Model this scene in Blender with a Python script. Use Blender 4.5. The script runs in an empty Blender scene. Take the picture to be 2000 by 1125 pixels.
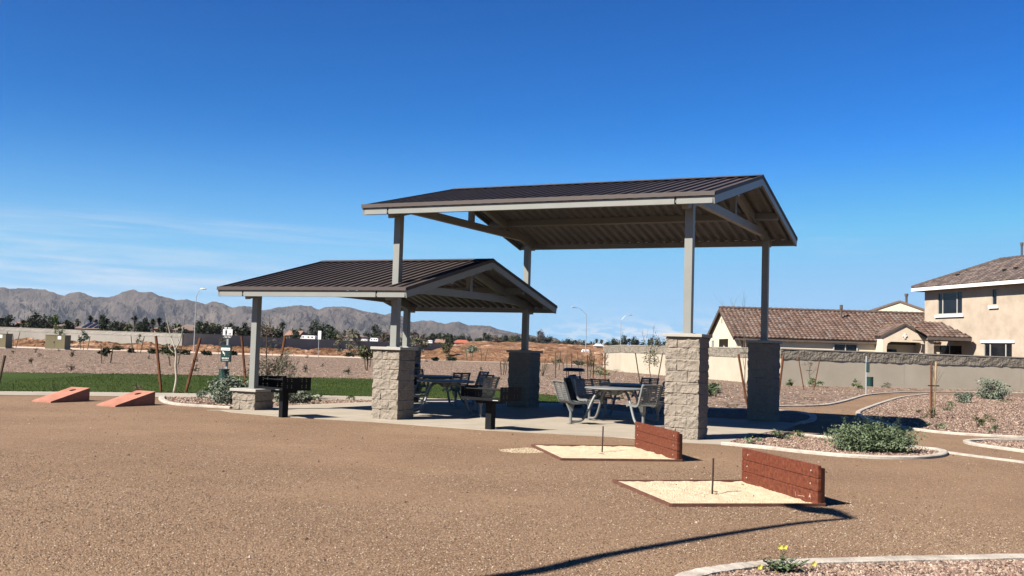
import bpy, math, random
import numpy as np
from mathutils import Vector, Matrix, noise
random.seed(7)
S = bpy.context.scene
COL = S.collection
# ------------------------------------------------------------------ camera
F, PITCH, ROLL, EYE = 2039.8, .057, .030, 1.55      # focal length in photo pixels (2000 wide)
fwd = Vector((0, math.cos(PITCH), math.sin(PITCH)))
up0 = Vector((0, -math.sin(PITCH), math.cos(PITCH)))
rt0 = Vector((1, 0, 0))
RT = rt0*math.cos(ROLL) + up0*math.sin(ROLL)
UP = up0*math.cos(ROLL) - rt0*math.sin(ROLL)
CAM = Vector((0, 0, EYE))
cd = bpy.data.cameras.new('camera'); cam = bpy.data.objects.new('camera', cd); COL.objects.link(cam)
m = Matrix((RT, UP, -fwd)).transposed().to_4x4(); m.translation = CAM
cam.matrix_world = m
cd.sensor_width = 36; cd.lens = 36*F/2000; cd.clip_end = 20000; cd.clip_start = .1
S.camera = cam
def G(x, y, z=0.):                                  # layout helper: survey point on the level z
    d = fwd*F + RT*(x-1000) - UP*(y-562.5)
    t = (z-EYE)/d.z
    return Vector((d.x*t, d.y*t, z))
def D(x, y, Y):                                     # survey point at distance Y
    d = fwd*F + RT*(x-1000) - UP*(y-562.5)
    return CAM + d*(Y/d.y)
# ------------------------------------------------------------------ world, sun, exposure
SUN_EL, SUN_AZ = math.radians(42), math.radians(34)  # light travels towards SUN_AZ from +X
w = bpy.data.worlds.new('World'); S.world = w; w.use_nodes = True
nt = w.node_tree; nt.nodes.clear()
out = nt.nodes.new('ShaderNodeOutputWorld'); bg = nt.nodes.new('ShaderNodeBackground')
sky = nt.nodes.new('ShaderNodeTexSky'); sky.sky_type = 'NISHITA'; sky.sun_disc = False
sky.sun_elevation = SUN_EL
sunv = Vector((-math.cos(SUN_AZ)*math.cos(SUN_EL), -math.sin(SUN_AZ)*math.cos(SUN_EL), math.sin(SUN_EL)))
sky.sun_rotation = math.atan2(sunv.x, sunv.y)
sky.altitude = 300; sky.air_density = 1.0; sky.dust_density = .3; sky.ozone_density = 3.5
bg.inputs['Strength'].default_value = .065
hs = nt.nodes.new('ShaderNodeHueSaturation'); hs.inputs['Saturation'].default_value = 1.25
hs.inputs['Hue'].default_value = .505
nt.links.new(sky.outputs[0], hs.inputs['Color'])
# thin cloud: stretched noise over the low sky
tc = nt.nodes.new('ShaderNodeTexCoord')
def N(t, **k):
    n = nt.nodes.new(t)
    for a, b in k.items(): setattr(n, a, b)
    return n
def mth(op, a, b=None, c=None, clamp=False):
    n = N('ShaderNodeMath', operation=op); n.use_clamp = clamp
    for i, v in enumerate((a, b, c)):
        if v is None: continue
        if isinstance(v, (int, float)): n.inputs[i].default_value = v
        else: nt.links.new(v, n.inputs[i])
    return n.outputs[0]
sep = N('ShaderNodeSeparateXYZ'); nt.links.new(tc.outputs['Generated'], sep.inputs[0])
X_, Y_, Z_ = sep.outputs
def cloud(mask_x, wx, mask_z, wz, sx, sz, det, lo, hi, amp, seed, tilt=0):
    cmb = N('ShaderNodeCombineXYZ')
    nt.links.new(mth('MULTIPLY', X_, sx), cmb.inputs[0]); cmb.inputs[1].default_value = seed
    nt.links.new(mth('MULTIPLY_ADD', Z_, sz, mth('MULTIPLY', X_, tilt)), cmb.inputs[2])
    nz = N('ShaderNodeTexNoise'); nz.inputs['Scale'].default_value = 1; nz.inputs['Detail'].default_value = det
    nz.inputs['Roughness'].default_value = .6; nz.inputs['Distortion'].default_value = .35
    nt.links.new(cmb.outputs[0], nz.inputs['Vector'])
    mr = N('ShaderNodeMapRange', interpolation_type='SMOOTHSTEP'); mr.inputs['From Min'].default_value = lo; mr.inputs['From Max'].default_value = hi
    nt.links.new(nz.outputs['Fac'], mr.inputs['Value'])
    gx = mth('MULTIPLY', mth('SUBTRACT', X_, mask_x), 1/wx); gz = mth('MULTIPLY', mth('SUBTRACT', Z_, mask_z), 1/wz)
    r2 = mth('ADD', mth('MULTIPLY', gx, gx), mth('MULTIPLY', gz, gz))
    g = mth('EXPONENT', mth('MULTIPLY', r2, -1))
    front = mth('GREATER_THAN', Y_, 0)
    return mth('MULTIPLY', mth('MULTIPLY', mth('MULTIPLY', mr.outputs[0], g), amp), front)
c1 = cloud(-.44, .24, .058, .032, 6, 85, 7, .34, .72, .80, 3.1, 2)
c2 = cloud(.13, .09, .014, .013, 45, 170, 5, .45, .60, .95, 9.3)
c3 = cloud(.20, .10, .030, .010, 10, 160, 3, .40, .70, .30, 5.7)
c5 = cloud(-.30, .22, .100, .010, 5, 150, 6, .42, .75, .35, 21.7, 4)
c4 = cloud(.33, .12, .105, .03, 9, 90, 4, .5, .85, .16, 12.7, -3)
tot = mth('MINIMUM', mth('ADD', mth('ADD', c1, c2), mth('ADD', c5, mth('ADD', c3, c4))), .95)
# deepen the blue: per channel power on the sky radiance
sc3 = N('ShaderNodeSeparateColor'); nt.links.new(hs.outputs[0], sc3.inputs[0]); cb3 = N('ShaderNodeCombineColor')
KS = .065*2**1.7
for i, (a_, b_, c_) in enumerate(((.78, 1.75, .55), (1.28, 1.4, .52), (1.68, 1.5, .66))):
    v = mth('MINIMUM', mth('MULTIPLY', sc3.outputs[i], .105), c_)
    nt.links.new(mth('MINIMUM', mth('MULTIPLY', mth('POWER', v, b_), a_/KS), .95/KS), cb3.inputs[i])
# the air just above the horizon keeps a clean pale blue
hm = N('ShaderNodeMapRange', interpolation_type='SMOOTHERSTEP'); nt.links.new(Z_, hm.inputs['Value'])
hm.inputs['From Min'].default_value = .235; hm.inputs['From Max'].default_value = -.04; hm.inputs['To Min'].default_value = 0; hm.inputs['To Max'].default_value = 1
hx = N('ShaderNodeMix', data_type='RGBA'); nt.links.new(hm.outputs[0], hx.inputs[0]); nt.links.new(cb3.outputs[0], hx.inputs[6]); hx.inputs[7].default_value = (.30/KS, .60/KS, .90/KS, 1)
mx = N('ShaderNodeMix', data_type='RGBA'); nt.links.new(tot, mx.inputs[0]); nt.links.new(hx.outputs[2], mx.inputs[6])
mx.inputs[7].default_value = (.74/KS, .80/KS, .88/KS, 1)
nt.links.new(mx.outputs[2], bg.inputs['Color']); nt.links.new(bg.outputs[0], out.inputs[0])
sl = bpy.data.lights.new('sun', 'SUN'); sun = bpy.data.objects.new('sun', sl); COL.objects.link(sun)
sl.energy = 5.0; sl.angle = math.radians(.53); sl.color = (1, .93, .84)
sun.rotation_euler = (-sunv).to_track_quat('-Z', 'Y').to_euler()
S.view_settings.view_transform = 'Standard'; S.view_settings.look = 'None'
S.view_settings.exposure = 1.7; S.view_settings.gamma = 1
S.cycles.max_bounces = 6; S.cycles.diffuse_bounces = 2; S.cycles.volume_bounces = 0; S.cycles.transparent_max_bounces = 8
# ------------------------------------------------------------------ materials
def tint(c, k): return tuple(a*b for a, b in zip(c, k))
def mat(name, cols, scale=8., detail=4., rough=.8, bump=0., bscale=None, spots=None, metal=0., spec=.3, coord='Object', stretch=None, pos=None, dist=.02, grade=None):
    """noise driven colours; spots=(scale, ramp colours, amount) adds voronoi stones"""
    grade = tuple(.475*g_ for g_ in (grade or (1, 1, 1)))
    if grade: cols = [tint(c, grade) for c in cols]; spots = spots and (spots[0], [tint(c, grade) for c in spots[1]], spots[2])
    ma = bpy.data.materials.new(name); ma.use_nodes = True; t = ma.node_tree; n = t.nodes; l = t.links
    b = n['Principled BSDF']; b.inputs['Roughness'].default_value = rough; b.inputs['Metallic'].default_value = metal
    b.inputs['Specular IOR Level'].default_value = spec
    tc = n.new('ShaderNodeTexCoord'); mp = n.new('ShaderNodeMapping'); l.new(tc.outputs[coord], mp.inputs[0])
    if stretch: mp.inputs['Scale'].default_value = stretch
    nz = n.new('ShaderNodeTexNoise'); nz.inputs['Scale'].default_value = scale; nz.inputs['Detail'].default_value = detail; nz.inputs['Roughness'].default_value = .62
    l.new(mp.outputs[0], nz.inputs['Vector'])
    r = n.new('ShaderNodeValToRGB'); l.new(nz.outputs['Fac'], r.inputs[0])
    k = len(cols); lo, hi = pos or (.3, .7)
    while len(r.color_ramp.elements) < k: r.color_ramp.elements.new(.5)
    for i, c in enumerate(cols):
        r.color_ramp.elements[i].position = lo+(hi-lo)*i/max(1, k-1); r.color_ramp.elements[i].color = (*c, 1)
    colr = r.outputs[0]; hgt = nz.outputs['Fac']
    if spots:
        ss, sc, amt = spots
        vo = n.new('ShaderNodeTexVoronoi'); vo.inputs['Scale'].default_value = ss; vo.inputs['Randomness'].default_value = 1
        wn = n.new('ShaderNodeTexNoise'); wn.inputs['Scale'].default_value = ss*1.3; l.new(mp.outputs[0], wn.inputs['Vector'])
        ad = n.new('ShaderNodeVectorMath'); ad.operation = 'MULTIPLY_ADD'; l.new(wn.outputs['Color'], ad.inputs[0]); ad.inputs[1].default_value = (.7/ss,)*3; l.new(mp.outputs[0], ad.inputs[2])
        l.new(ad.outputs[0], vo.inputs['Vector'])
        sp = n.new('ShaderNodeSeparateColor'); l.new(vo.outputs['Color'], sp.inputs[0])
        r2 = n.new('ShaderNodeValToRGB'); l.new(sp.outputs[0], r2.inputs[0])
        while len(r2.color_ramp.elements) < len(sc): r2.color_ramp.elements.new(.5)
        for i, c in enumerate(sc):
            r2.color_ramp.elements[i].position = i/(len(sc)-1); r2.color_ramp.elements[i].color = (*c, 1)
        mx = n.new('ShaderNodeMix'); mx.data_type = 'RGBA'; mx.inputs[0].default_value = amt
        l.new(colr, mx.inputs[6]); l.new(r2.outputs[0], mx.inputs[7]); colr = mx.outputs[2]
        hgt = vo.outputs['Distance']
    l.new(colr, b.inputs['Base Color'])
    if bump:
        bp = n.new('ShaderNodeBump'); bp.inputs['Strength'].default_value = bump; bp.inputs['Distance'].default_value = dist
        if bscale:
            n2 = n.new('ShaderNodeTexNoise'); n2.inputs['Scale'].default_value = bscale; n2.inputs['Detail'].default_value = 5; l.new(mp.outputs[0], n2.inputs['Vector']); hgt2 = n2.outputs['Fac']
            if spots:
                a = n.new('ShaderNodeMath'); a.operation = 'SUBTRACT'; l.new(hgt2, a.inputs[0]); l.new(hgt, a.inputs[1]); hgt = a.outputs[0]
            else: hgt = hgt2
        elif spots:
            bp.invert = True
        l.new(hgt, bp.inputs['Height']); l.new(bp.outputs[0], b.inputs['Normal'])
    return ma
M = {}
M['dg'] = mat('decomposed_granite', [(.24, .16, .11), (.355, .245, .172), (.49, .36, .26)], .36, 11, .95, .9, 45,
              (72, [(.14, .095, .065), (.25, .175, .125), (.32, .23, .165), (.37, .265, .195), (.44, .325, .245), (.68, .55, .43)], .55), dist=.012, spec=.1, grade=(.89, .81, .695))
M['rock'] = mat('pink_gravel', [(.27, .18, .14), (.33, .225, .175), (.38, .27, .215)], .7, 8, .95, 1, 22,
                (26, [(.12, .08, .065), (.24, .16, .13), (.31, .215, .17), (.38, .27, .22), (.50, .385, .33), (.62, .50, .43)], .75), dist=.03, spec=.1, grade=(.78, .74, .70))
M['rockfar'] = mat('slope_gravel', [(.26, .195, .155), (.34, .26, .208), (.41, .315, .255)], .16, 9, .95, 1, 5,
                (5.5, [(.12, .085, .07), (.27, .20, .165), (.34, .26, .215), (.40, .305, .25), (.66, .53, .44)], .8), dist=.09, spec=.1, grade=(.78, .73, .67))
M['lawn'] = mat('lawn_turf', [(.036, .066, .008), (.058, .092, .011), (.092, .128, .02)], .22, 10, .9, .8, 70, (60, [(.030, .052, .008), (.048, .080, .010), (.080, .115, .020)], .5), dist=.02, spec=.1)
M['conc'] = mat('concrete', [(.40, .345, .265), (.455, .395, .31), (.51, .445, .355)], 1.3, 8, .85, .15, 60, spec=.2)
M['curb'] = mat('curb_concrete', [(.36, .31, .255), (.56, .50, .42), (.68, .62, .53)], 3, 9, .85, .5, 40, spec=.2)
M['dirt'] = mat('orange_dirt', [(.10, .050, .025), (.20, .105, .055), (.34, .19, .11), (.60, .40, .27)], .35, 12, .95, 1, 2.2, dist=.5, spec=.05)
M['pale'] = mat('pale_dirt', [(.55, .40, .29), (.68, .54, .42), (.74, .62, .50)], .3, 8, .95, .6, 3, dist=.1, spec=.05)
M['sand'] = mat('pit_sand', [(.85, .67, .44), (1.1, .90, .61), (1.3, 1.08, .76)], 6, 8, .95, .9, 30, (80, [(.90, .70, .44), (1.15, .93, .62), (1.3, 1.1, .78)], .35), dist=.03, spec=.1)
M['block'] = mat('split_face_block', [(.31, .265, .21), (.36, .31, .25), (.41, .355, .29)], 9, 9, .92, .6, 90, (160, [(.24, .19, .15), (.34, .285, .22), (.40, .34, .27), (.52, .455, .37)], .45), dist=.006, spec=.15)
M['mortar'] = mat('mortar', [(.42, .37, .31), (.47, .42, .35)], 12, 4, .9, spec=.1)
M['cap'] = mat('cap_concrete', [(.46, .44, .38), (.53, .50, .44)], 6, 6, .8, .2, 60, spec=.2)
M['sage'] = mat('sage_paint', [(.28, .285, .26), (.315, .32, .29)], 2.5, 5, .45, .05, 30, spec=.4)
M['roofm'] = mat('brown_metal', [(.085, .068, .062), (.11, .09, .082)], 1.5, 6, .6, .04, 14, spec=.15)
M['drip'] = mat('drip_edge_metal', [(.085, .062, .052), (.10, .076, .064)], 2, 4, .45, spec=.4)
M['deck'] = mat('deck_underside', [(.27, .27, .26), (.34, .335, .32)], 1.5, 5, .55, .04, 12, spec=.3)
M['tgrey'] = mat('grey_coated_steel', [(.21, .22, .21), (.25, .26, .25)], 6, 4, .5, .1, 80, spec=.4)
M['black'] = mat('black_steel', [(.006, .006, .007), (.012, .012, .013)], 5, 6, .6, .1, 60, spec=.15)
M['bin'] = mat('bin_black', [(.008, .009, .016), (.016, .017, .026)], 5, 4, .35, spec=.4)
M['bag'] = mat('bin_liner', [(.10, .12, .16), (.18, .21, .26)], 9, 4, .35, spec=.5)
M['redwood'] = mat('stained_redwood', [(.075, .014, .006), (.17, .038, .014), (.27, .080, .028)], 2.6, 10, .62, .25, 20, spec=.3, stretch=(1, 9, 9))
M['redframe'] = mat('stained_frame', [(.13, .055, .036), (.22, .10, .065)], 7, 7, .8, .2, 30, spec=.2)
M['redend'] = mat('dark_end_grain', [(.035, .010, .006), (.06, .018, .010)], 7, 7, .85, .2, 30, spec=.15)
M['screw'] = mat('screw_head', [(.6, .5, .42), (.7, .6, .5)], 30, 2, .4, spec=.5)
M['scuff'] = mat('white_scuff', [(.40, .20, .14), (.48, .26, .19)], 60, 2, .8)
M['steel'] = mat('galvanised_steel', [(.42, .44, .45), (.52, .54, .55)], 9, 5, .45, metal=.3, spec=.5)
M['rust'] = mat('rusty_stake', [(.035, .018, .012), (.075, .038, .022)], 20, 4, .8)
M['redconc'] = mat('red_concrete', [(.42, .18, .12), (.52, .235, .16), (.60, .29, .205)], 3, 8, .85, .25, 50, spec=.15)
M['hole'] = mat('hole_dark', [(.02, .012, .01), (.03, .018, .014)], 9, 2, .9)
M['stake'] = mat('brown_stake_wood', [(.11, .045, .024), (.17, .070, .034), (.23, .105, .055)], 5, 7, .85, .3, 30, stretch=(4, 4, 1), spec=.1)
M['stakegrey'] = mat('weathered_stake_wood', [(.10, .075, .05), (.17, .13, .09)], 5, 7, .9, .3, 30, stretch=(4, 4, 1), spec=.1)
M['pine'] = mat('pale_stake_wood', [(.35, .24, .12), (.50, .37, .21), (.58, .45, .28)], 5, 7, .9, .3, 30, stretch=(4, 4, 1), spec=.1)
M['tie'] = mat('rubber_tie', [(.012, .012, .012), (.02, .02, .02)], 5, 2, .7)
M['whitebark'] = mat('pale_bark', [(.42, .37, .28), (.60, .55, .44)], 9, 5, .9, .3, 40, spec=.1)
M['bark'] = mat('brown_bark', [(.085, .06, .045), (.15, .11, .08)], 7, 5, .9, .3, 40, spec=.1)
M['greybark'] = mat('grey_twig', [(.18, .14, .11), (.26, .21, .17)], 9, 5, .9, spec=.1)
def leaf(name, a, b, c, rough=.6):
    m_ = mat(name, [a, b, c], 3., 5, rough, spec=.2, pos=(.25, .75))
    return m_
M['lf_sage'] = leaf('sage_leaf', (.12, .155, .10), (.21, .25, .175), (.33, .37, .28))
M['lf_green'] = leaf('green_leaf', (.085, .13, .06), (.16, .215, .11), (.27, .33, .19))
M['lf_olive'] = leaf('olive_leaf', (.055, .065, .025), (.10, .11, .045), (.18, .175, .09))
M['lf_dark'] = leaf('dark_leaf', (.018, .030, .016), (.034, .050, .024), (.06, .075, .034))
M['lf_bright'] = leaf('bright_leaf', (.055, .10, .02), (.10, .16, .04), (.17, .23, .07))
M['lf_dry'] = leaf('dry_leaf', (.16, .12, .07), (.26, .21, .13), (.36, .30, .20))
M['lf_brown'] = leaf('brownish_leaf', (.07, .055, .04), (.12, .095, .07), (.17, .14, .10))
M['lf_feather'] = leaf('feathery_leaf', (.13, .12, .08), (.20, .19, .13), (.30, .28, .20))
M['lf_palm'] = leaf('palm_frond', (.025, .04, .015), (.05, .07, .028), (.09, .11, .045))
M['yellow'] = mat('yellow_petal', [(.80, .68, .08), (.85, .76, .18)], 30, 2, .6)
M['white'] = mat('white_paint', [(1.0, .99, .96), (1.1, 1.09, 1.06)], 4, 4, .5, spec=.4)
M['signgreen'] = mat('dark_green_paint', [(.006, .040, .032), (.010, .055, .044)], 4, 4, .4, spec=.4)
M['signblack'] = mat('sign_black', [(.01, .01, .01), (.02, .02, .02)], 4, 2, .6)
M['cabinet'] = mat('cabinet_olive', [(.22, .185, .095), (.26, .22, .12)], 1, 5, .5, spec=.3)
M['wallsm'] = mat('painted_block', [(.54, .47, .36), (.59, .515, .40), (.63, .56, .44)], .9, 8, .92, .25, 20, spec=.1)
M['wallsplit'] = mat('split_band', [(.21, .185, .145), (.29, .255, .205), (.36, .32, .26)], 3.5, 9, .95, 1, 9, dist=.07, spec=.1)
M['wallcap'] = mat('wall_cap', [(.40, .36, .31), (.46, .42, .36)], 2, 6, .9, spec=.1)
M['wallgrey'] = mat('grey_block_wall', [(.36, .34, .30), (.46, .43, .38)], .5, 9, .95, .5, 3, dist=.05, spec=.1)
M['stucco'] = mat('tan_stucco', [(.46, .38, .29), (.55, .455, .35), (.62, .52, .41)], 1.2, 9, .92, .5, 18, dist=.02, spec=.1)
M['stuccopale'] = mat('pale_stucco', [(.80, .66, .50), (.88, .74, .57), (.95, .81, .64)], 1.2, 9, .92, .4, 18, dist=.02, spec=.1)
M['cream'] = mat('cream_stucco', [(.84, .74, .54), (.92, .82, .62)], 1.0, 8, .92, .3, 18, dist=.02, spec=.1)
M['trim'] = mat('white_trim', [(.95, .91, .82), (1.05, 1.0, .92)], 3, 5, .7, .1, 20, spec=.2)
M['eavewood'] = mat('brown_fascia', [(.11, .085, .07), (.15, .12, .10)], 3, 5, .7, spec=.2)
M['frame'] = mat('window_frame', [(.60, .57, .50), (.66, .63, .56)], 3, 3, .5, spec=.3)
M['glass'] = mat('dark_glass', [(.008, .010, .014), (.014, .017, .022)], 1, 2, .12, spec=.35)
M['t1'] = mat('tile_brown', [(.155, .098, .075), (.20, .13, .10)], 6, 4, .85, spec=.1)
M['t2'] = mat('tile_tan', [(.21, .145, .115), (.25, .178, .142)], 6, 4, .85, spec=.1)
M['t3'] = mat('tile_dark', [(.11, .075, .062), (.15, .105, .085)], 6, 4, .85, spec=.1)
M['t4'] = mat('tile_grey', [(.19, .145, .125), (.23, .18, .155)], 6, 4, .85, spec=.1)
M['t5'] = mat('tile_umber', [(.10, .078, .070), (.13, .10, .09)], 6, 4, .85, spec=.1)
M['t6'] = mat('tile_umber_pale', [(.15, .12, .108), (.18, .145, .13)], 6, 4, .85, spec=.1)
M['farroof'] = mat('pinkish_roof', [(.33, .19, .14), (.42, .26, .20)], .6, 5, .9, spec=.1)
M['farroof2'] = mat('brown_roof', [(.20, .15, .125), (.27, .205, .17)], .6, 5, .9, spec=.1)
M['redroof'] = mat('red_roof', [(.42, .12, .075), (.52, .18, .12)], .6, 5, .9, spec=.1)
M['farwall'] = mat('pale_house_wall', [(.50, .38, .29), (.58, .45, .35)], .6, 5, .9, spec=.1)
M['farwhite'] = mat('pale_white', [(.70, .68, .64), (.78, .76, .72)], .6, 4, .8, spec=.1)
def stones_mats(d): return [mat('stone_'+k, [tuple(q*.8 for q in c), tuple(q*1.15 for q in c)], 20, 4, .9, .4, 60, spec=.1) for k, c in d.items()]
M['rockgrain'] = stones_mats(dict(brown=(.20, .135, .105), pink=(.35, .24, .18), pale=(.54, .42, .33), dark=(.12, .08, .065), tan=(.42, .31, .23), rose=(.30, .19, .14)))
M['gritgrain'] = stones_mats(dict(sandy=(.36, .25, .16), umber=(.17, .11, .07), buff=(.44, .33, .225), russet=(.27, .175, .11), cream=(.60, .48, .36)))
M['mount'] = mat('desert_rock', [(.038, .033, .031), (.070, .058, .050), (.105, .086, .070), (.17, .140, .112)], .007, 14, 1, 1, .035, dist=20, spec=.05, pos=(.32, .68))
# ------------------------------------------------------------------ mesh builder
class MB:
    def __init__(s): s.v = []; s.f = []; s.mi = []
    def add(s, vs, fs, mi=0):
        o = len(s.v); s.v += [tuple(p) for p in vs]; s.f += [tuple(i+o for i in q) for q in fs]; s.mi += [mi]*len(fs)
    def box(s, c, size, X=(1, 0, 0), Y=(0, 1, 0), Z=None, mi=0):
        c = Vector(c); X = Vector(X).normalized(); Y = Vector(Y).normalized(); Z = Vector(Z).normalized() if Z else X.cross(Y).normalized()
        a, b, d = [q/2 for q in size]
        vs = [c+X*(a*i)+Y*(b*j)+Z*(d*k) for k in (-1, 1) for j in (-1, 1) for i in (-1, 1)]
        s.add(vs, [(0, 2, 3, 1), (4, 5, 7, 6), (0, 1, 5, 4), (2, 6, 7, 3), (0, 4, 6, 2), (1, 3, 7, 5)], mi); return s
    def bar(s, a, b, w_, h_, up=(0, 0, 1), mi=0):
        a = Vector(a); b = Vector(b); X = (b-a); L_ = X.length; X.normalize()
        Y = Vector(up).cross(X)
        if Y.length < 1e-4: Y = Vector((0, 1, 0))
        Y.normalize(); return s.box((a+b)/2, (L_, w_, h_), X, Y, mi=mi)
    def tube(s, pts, r, seg=8, mi=0, cap=True):
        pts = [Vector(p) for p in pts]; n = len(pts); rs = r if isinstance(r, (list, tuple)) else [r]*n
        vs = []; prev = None
        for i, p in enumerate(pts):
            d = (pts[min(i+1, n-1)]-pts[max(i-1, 0)]).normalized()
            if prev is None:
                a = Vector((0, 0, 1)) if abs(d.z) < .9 else Vector((1, 0, 0)); x = d.cross(a).normalized()
            else: x = (prev-d*prev.dot(d)).normalized()
            prev = x; y = d.cross(x)
            for k in range(seg):
                an = 2*math.pi*k/seg; vs.append(p+(x*math.cos(an)+y*math.sin(an))*rs[i])
        fs = [(i*seg+k, i*seg+(k+1) % seg, (i+1)*seg+(k+1) % seg, (i+1)*seg+k) for i in range(n-1) for k in range(seg)]
        if cap: fs += [tuple(range(seg-1, -1, -1)), tuple((n-1)*seg+k for k in range(seg))]
        s.add(vs, fs, mi); return s
    def poly(s, pts, mi=0): s.add(pts, [tuple(range(len(pts)))], mi); return s
    def prism(s, pts, h, mi=0):         # pts ccw seen against extrusion vector h
        n = len(pts); h = Vector(h); vs = [Vector(p) for p in pts]+[Vector(p)+h for p in pts]
        s.add(vs, [tuple(range(n-1, -1, -1)), tuple(range(n, 2*n))]+[(i, (i+1) % n, n+(i+1) % n, n+i) for i in range(n)], mi); return s
    def build(s, name, mats, parent=None, smooth=False):
        me = bpy.data.meshes.new(name); me.from_pydata(s.v, [], s.f)
        if not isinstance(mats, (list, tuple)): mats = [mats]
        for q in mats: me.materials.append(q)
        if len(mats) > 1: me.polygons.foreach_set('material_index', s.mi)
        if smooth: me.polygons.foreach_set('use_smooth', [True]*len(s.f))
        me.update()
        o = bpy.data.objects.new(name, me); COL.objects.link(o)
        if parent: o.parent = parent
        return o
def tag(o, label=None, cat=None, group=None, kind=None):
    if label: o['label'] = label
    if cat: o['category'] = cat
    if group: o['group'] = group
    if kind: o['kind'] = kind
    return o
def empty(name, loc, rz, label, cat, group=None):
    o = bpy.data.objects.new(name, None); COL.objects.link(o); o.location = loc; o.rotation_euler = (0, 0, rz); o.empty_display_size = .2
    return tag(o, label, cat, group)
def copy_tree(o, parent=None):
    c = o.copy(); COL.objects.link(c); c.parent = parent
    for ch in list(o.children):
        if ch.name != c.name: copy_tree(ch, c)
    return c
def dup(o, loc, rz, label, scale=None):
    c = copy_tree(o); c.location = loc; c.rotation_euler = (0, 0, rz); c['label'] = label
    if scale: c.scale = scale
    return c
def struct(o, kind='structure'): o['kind'] = kind; return o
def cr(pts, n=6, closed=False):      # catmull rom
    P = [Vector(p) for p in pts]; k = len(P); out = []
    rng = range(k if closed else k-1)
    for i in rng:
        p0 = P[(i-1) % k] if closed or i > 0 else P[0]*2-P[1]; p1 = P[i]; p2 = P[(i+1) % k]
        p3 = P[(i+2) % k] if closed or i+2 < k else P[-1]*2-P[-2]
        for j in range(n):
            t = j/n; out.append(.5*((2*p1)+(p2-p0)*t+(2*p0-5*p1+4*p2-p3)*t*t+(3*p1-p0-3*p2+p3)*t**3))
    if not closed: out.append(P[-1])
    return out
def sheet(name, pts, z, ma, kind='structure', n=0):
    P = [Vector((p.x, p.y, z)) for p in pts]
    o = MB().poly(P).build(name, ma)
    me = o.data
    if me.polygons[0].normal.z < 0: me.flip_normals()
    return struct(o, kind)
def px(lst, z=0.): return [G(x, y, z) for x, y in lst]
def curbmb(mb, path, w_=.15, h_=.05, z0=-.01):
    P = [Vector((p.x, p.y, 0)) for p in path]; n = len(P); vs = []
    prof = [(-w_/2, z0), (-w_/2, h_*.75), (-w_/2+.02, h_), (w_/2-.02, h_), (w_/2, h_*.75), (w_/2, z0)]
    for i, p in enumerate(P):
        d = (P[min(i+1, n-1)]-P[max(i-1, 0)]).normalized(); nr = Vector((-d.y, d.x, 0)); j = random.uniform(-.003, .003)
        for a, z in prof: vs.append(p+nr*a+Vector((0, 0, z+(j if z > 0 else 0))))
    k = len(prof)
    fs = [(i*k+j, i*k+j+1, (i+1)*k+j+1, (i+1)*k+j) for i in range(n-1) for j in range(k-1)]
    fs += [tuple(range(k)), tuple(range((n-1)*k+k-1, (n-1)*k-1, -1))]
    mb.add(vs, fs)
# ================================================================== THE SETTING
fr = lambda x, y, s, o=3: noise.fractal(Vector((x*s, y*s, 3.7)), 1., 2., o)
def inpoly(p, poly):
    c = False; n = len(poly); j = n-1
    for i in range(n):
        a, b = poly[i], poly[j]
        if (a.y > p[1]) != (b.y > p[1]) and p[0] < (b.x-a.x)*(p[1]-a.y)/(b.y-a.y)+a.x: c = not c
        j = i
    return c

B_ = 3900
sheet('ground', [Vector((-B_, -200, 0)), Vector((B_, -200, 0)), Vector((B_, 5350, 0)), Vector((-B_, 5350, 0))], 0., M['dg'])
lawn_far = [(-120, 726), (0, 728), (250, 731), (500, 736), (730, 741), (850, 750), (980, 762), (1093, 775.5), (1130, 781)]
lawn_near = [(1130, 787.5), (1060, 786.5), (990, 783.5), (880, 779.5), (730, 775), (585, 771.5), (450, 769.5), (200, 766), (0, 764.5), (-120, 764)]
far = [Vector((34, 66, 0)), Vector((22, 88, 0)), Vector((16, 104, 0)), Vector((-10, 106, 0)), Vector((-70, 106, 0))]
berm = px(lawn_far)+px([(1150, 788), (1210, 791), (1296, 796), (1457, 799), (1472, 797), (1520, 794), (1600, 792.5), (1640, 786), (1692, 772), (1740, 767.5), (1800, 766), (1920, 766.5), (2120, 770)])+far
sheet('gravel_slope', berm, .004, M['rockfar'])
sheet('lawn', px(lawn_far)+px(lawn_near), .012, M['lawn'])
walk_near = [(-120, 772), (0, 772.5), (200, 774), (330, 776.5), (450, 778), (585, 779.5), (730, 783), (880, 786), (990, 787.5), (1060, 789), (1130, 790)]
sheet('sidewalk', px(lawn_near[::-1])[::-1]+px(walk_near), .008, M['conc'])
# beds
bedL = cr(px([(318, 776), (316, 781), (326, 787), (350, 791.5), (400, 795), (452, 798)]), 5)
sheet('planting_bed', bedL+px([(470, 802), (562, 792.5), (640, 789), (727, 785.8), (820, 785), (727, 782.5), (585, 779.8), (450, 778)]), .004, M['rock'])
isl = cr(px([(1412, 868.5), (1500, 877), (1580, 886), (1660, 893), (1740, 896.5), (1800, 896), (1834, 892), (1843, 886), (1830, 881), (1790, 876.5)]), 5)
islt = cr(px([(1790, 876.5), (1700, 866), (1620, 857), (1575, 852.5), (1530, 849)]), 5)
sheet('planting_bed', isl+islt+px([(1500, 845.5), (1455, 855)]), .004, M['rock'])
islb = cr(px([(1140, 789), (1210, 792.5), (1296, 796.5), (1400, 799.5), (1457, 800.5), (1520, 802.5), (1560, 806), (1584, 811), (1589, 817), (1582, 823), (1560, 828)]), 6)
sheet('planting_bed', islb+px([(1520, 824.5), (1400, 817.5), (1290, 811), (1200, 803), (1150, 794)]), .006, M['rock'])
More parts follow.
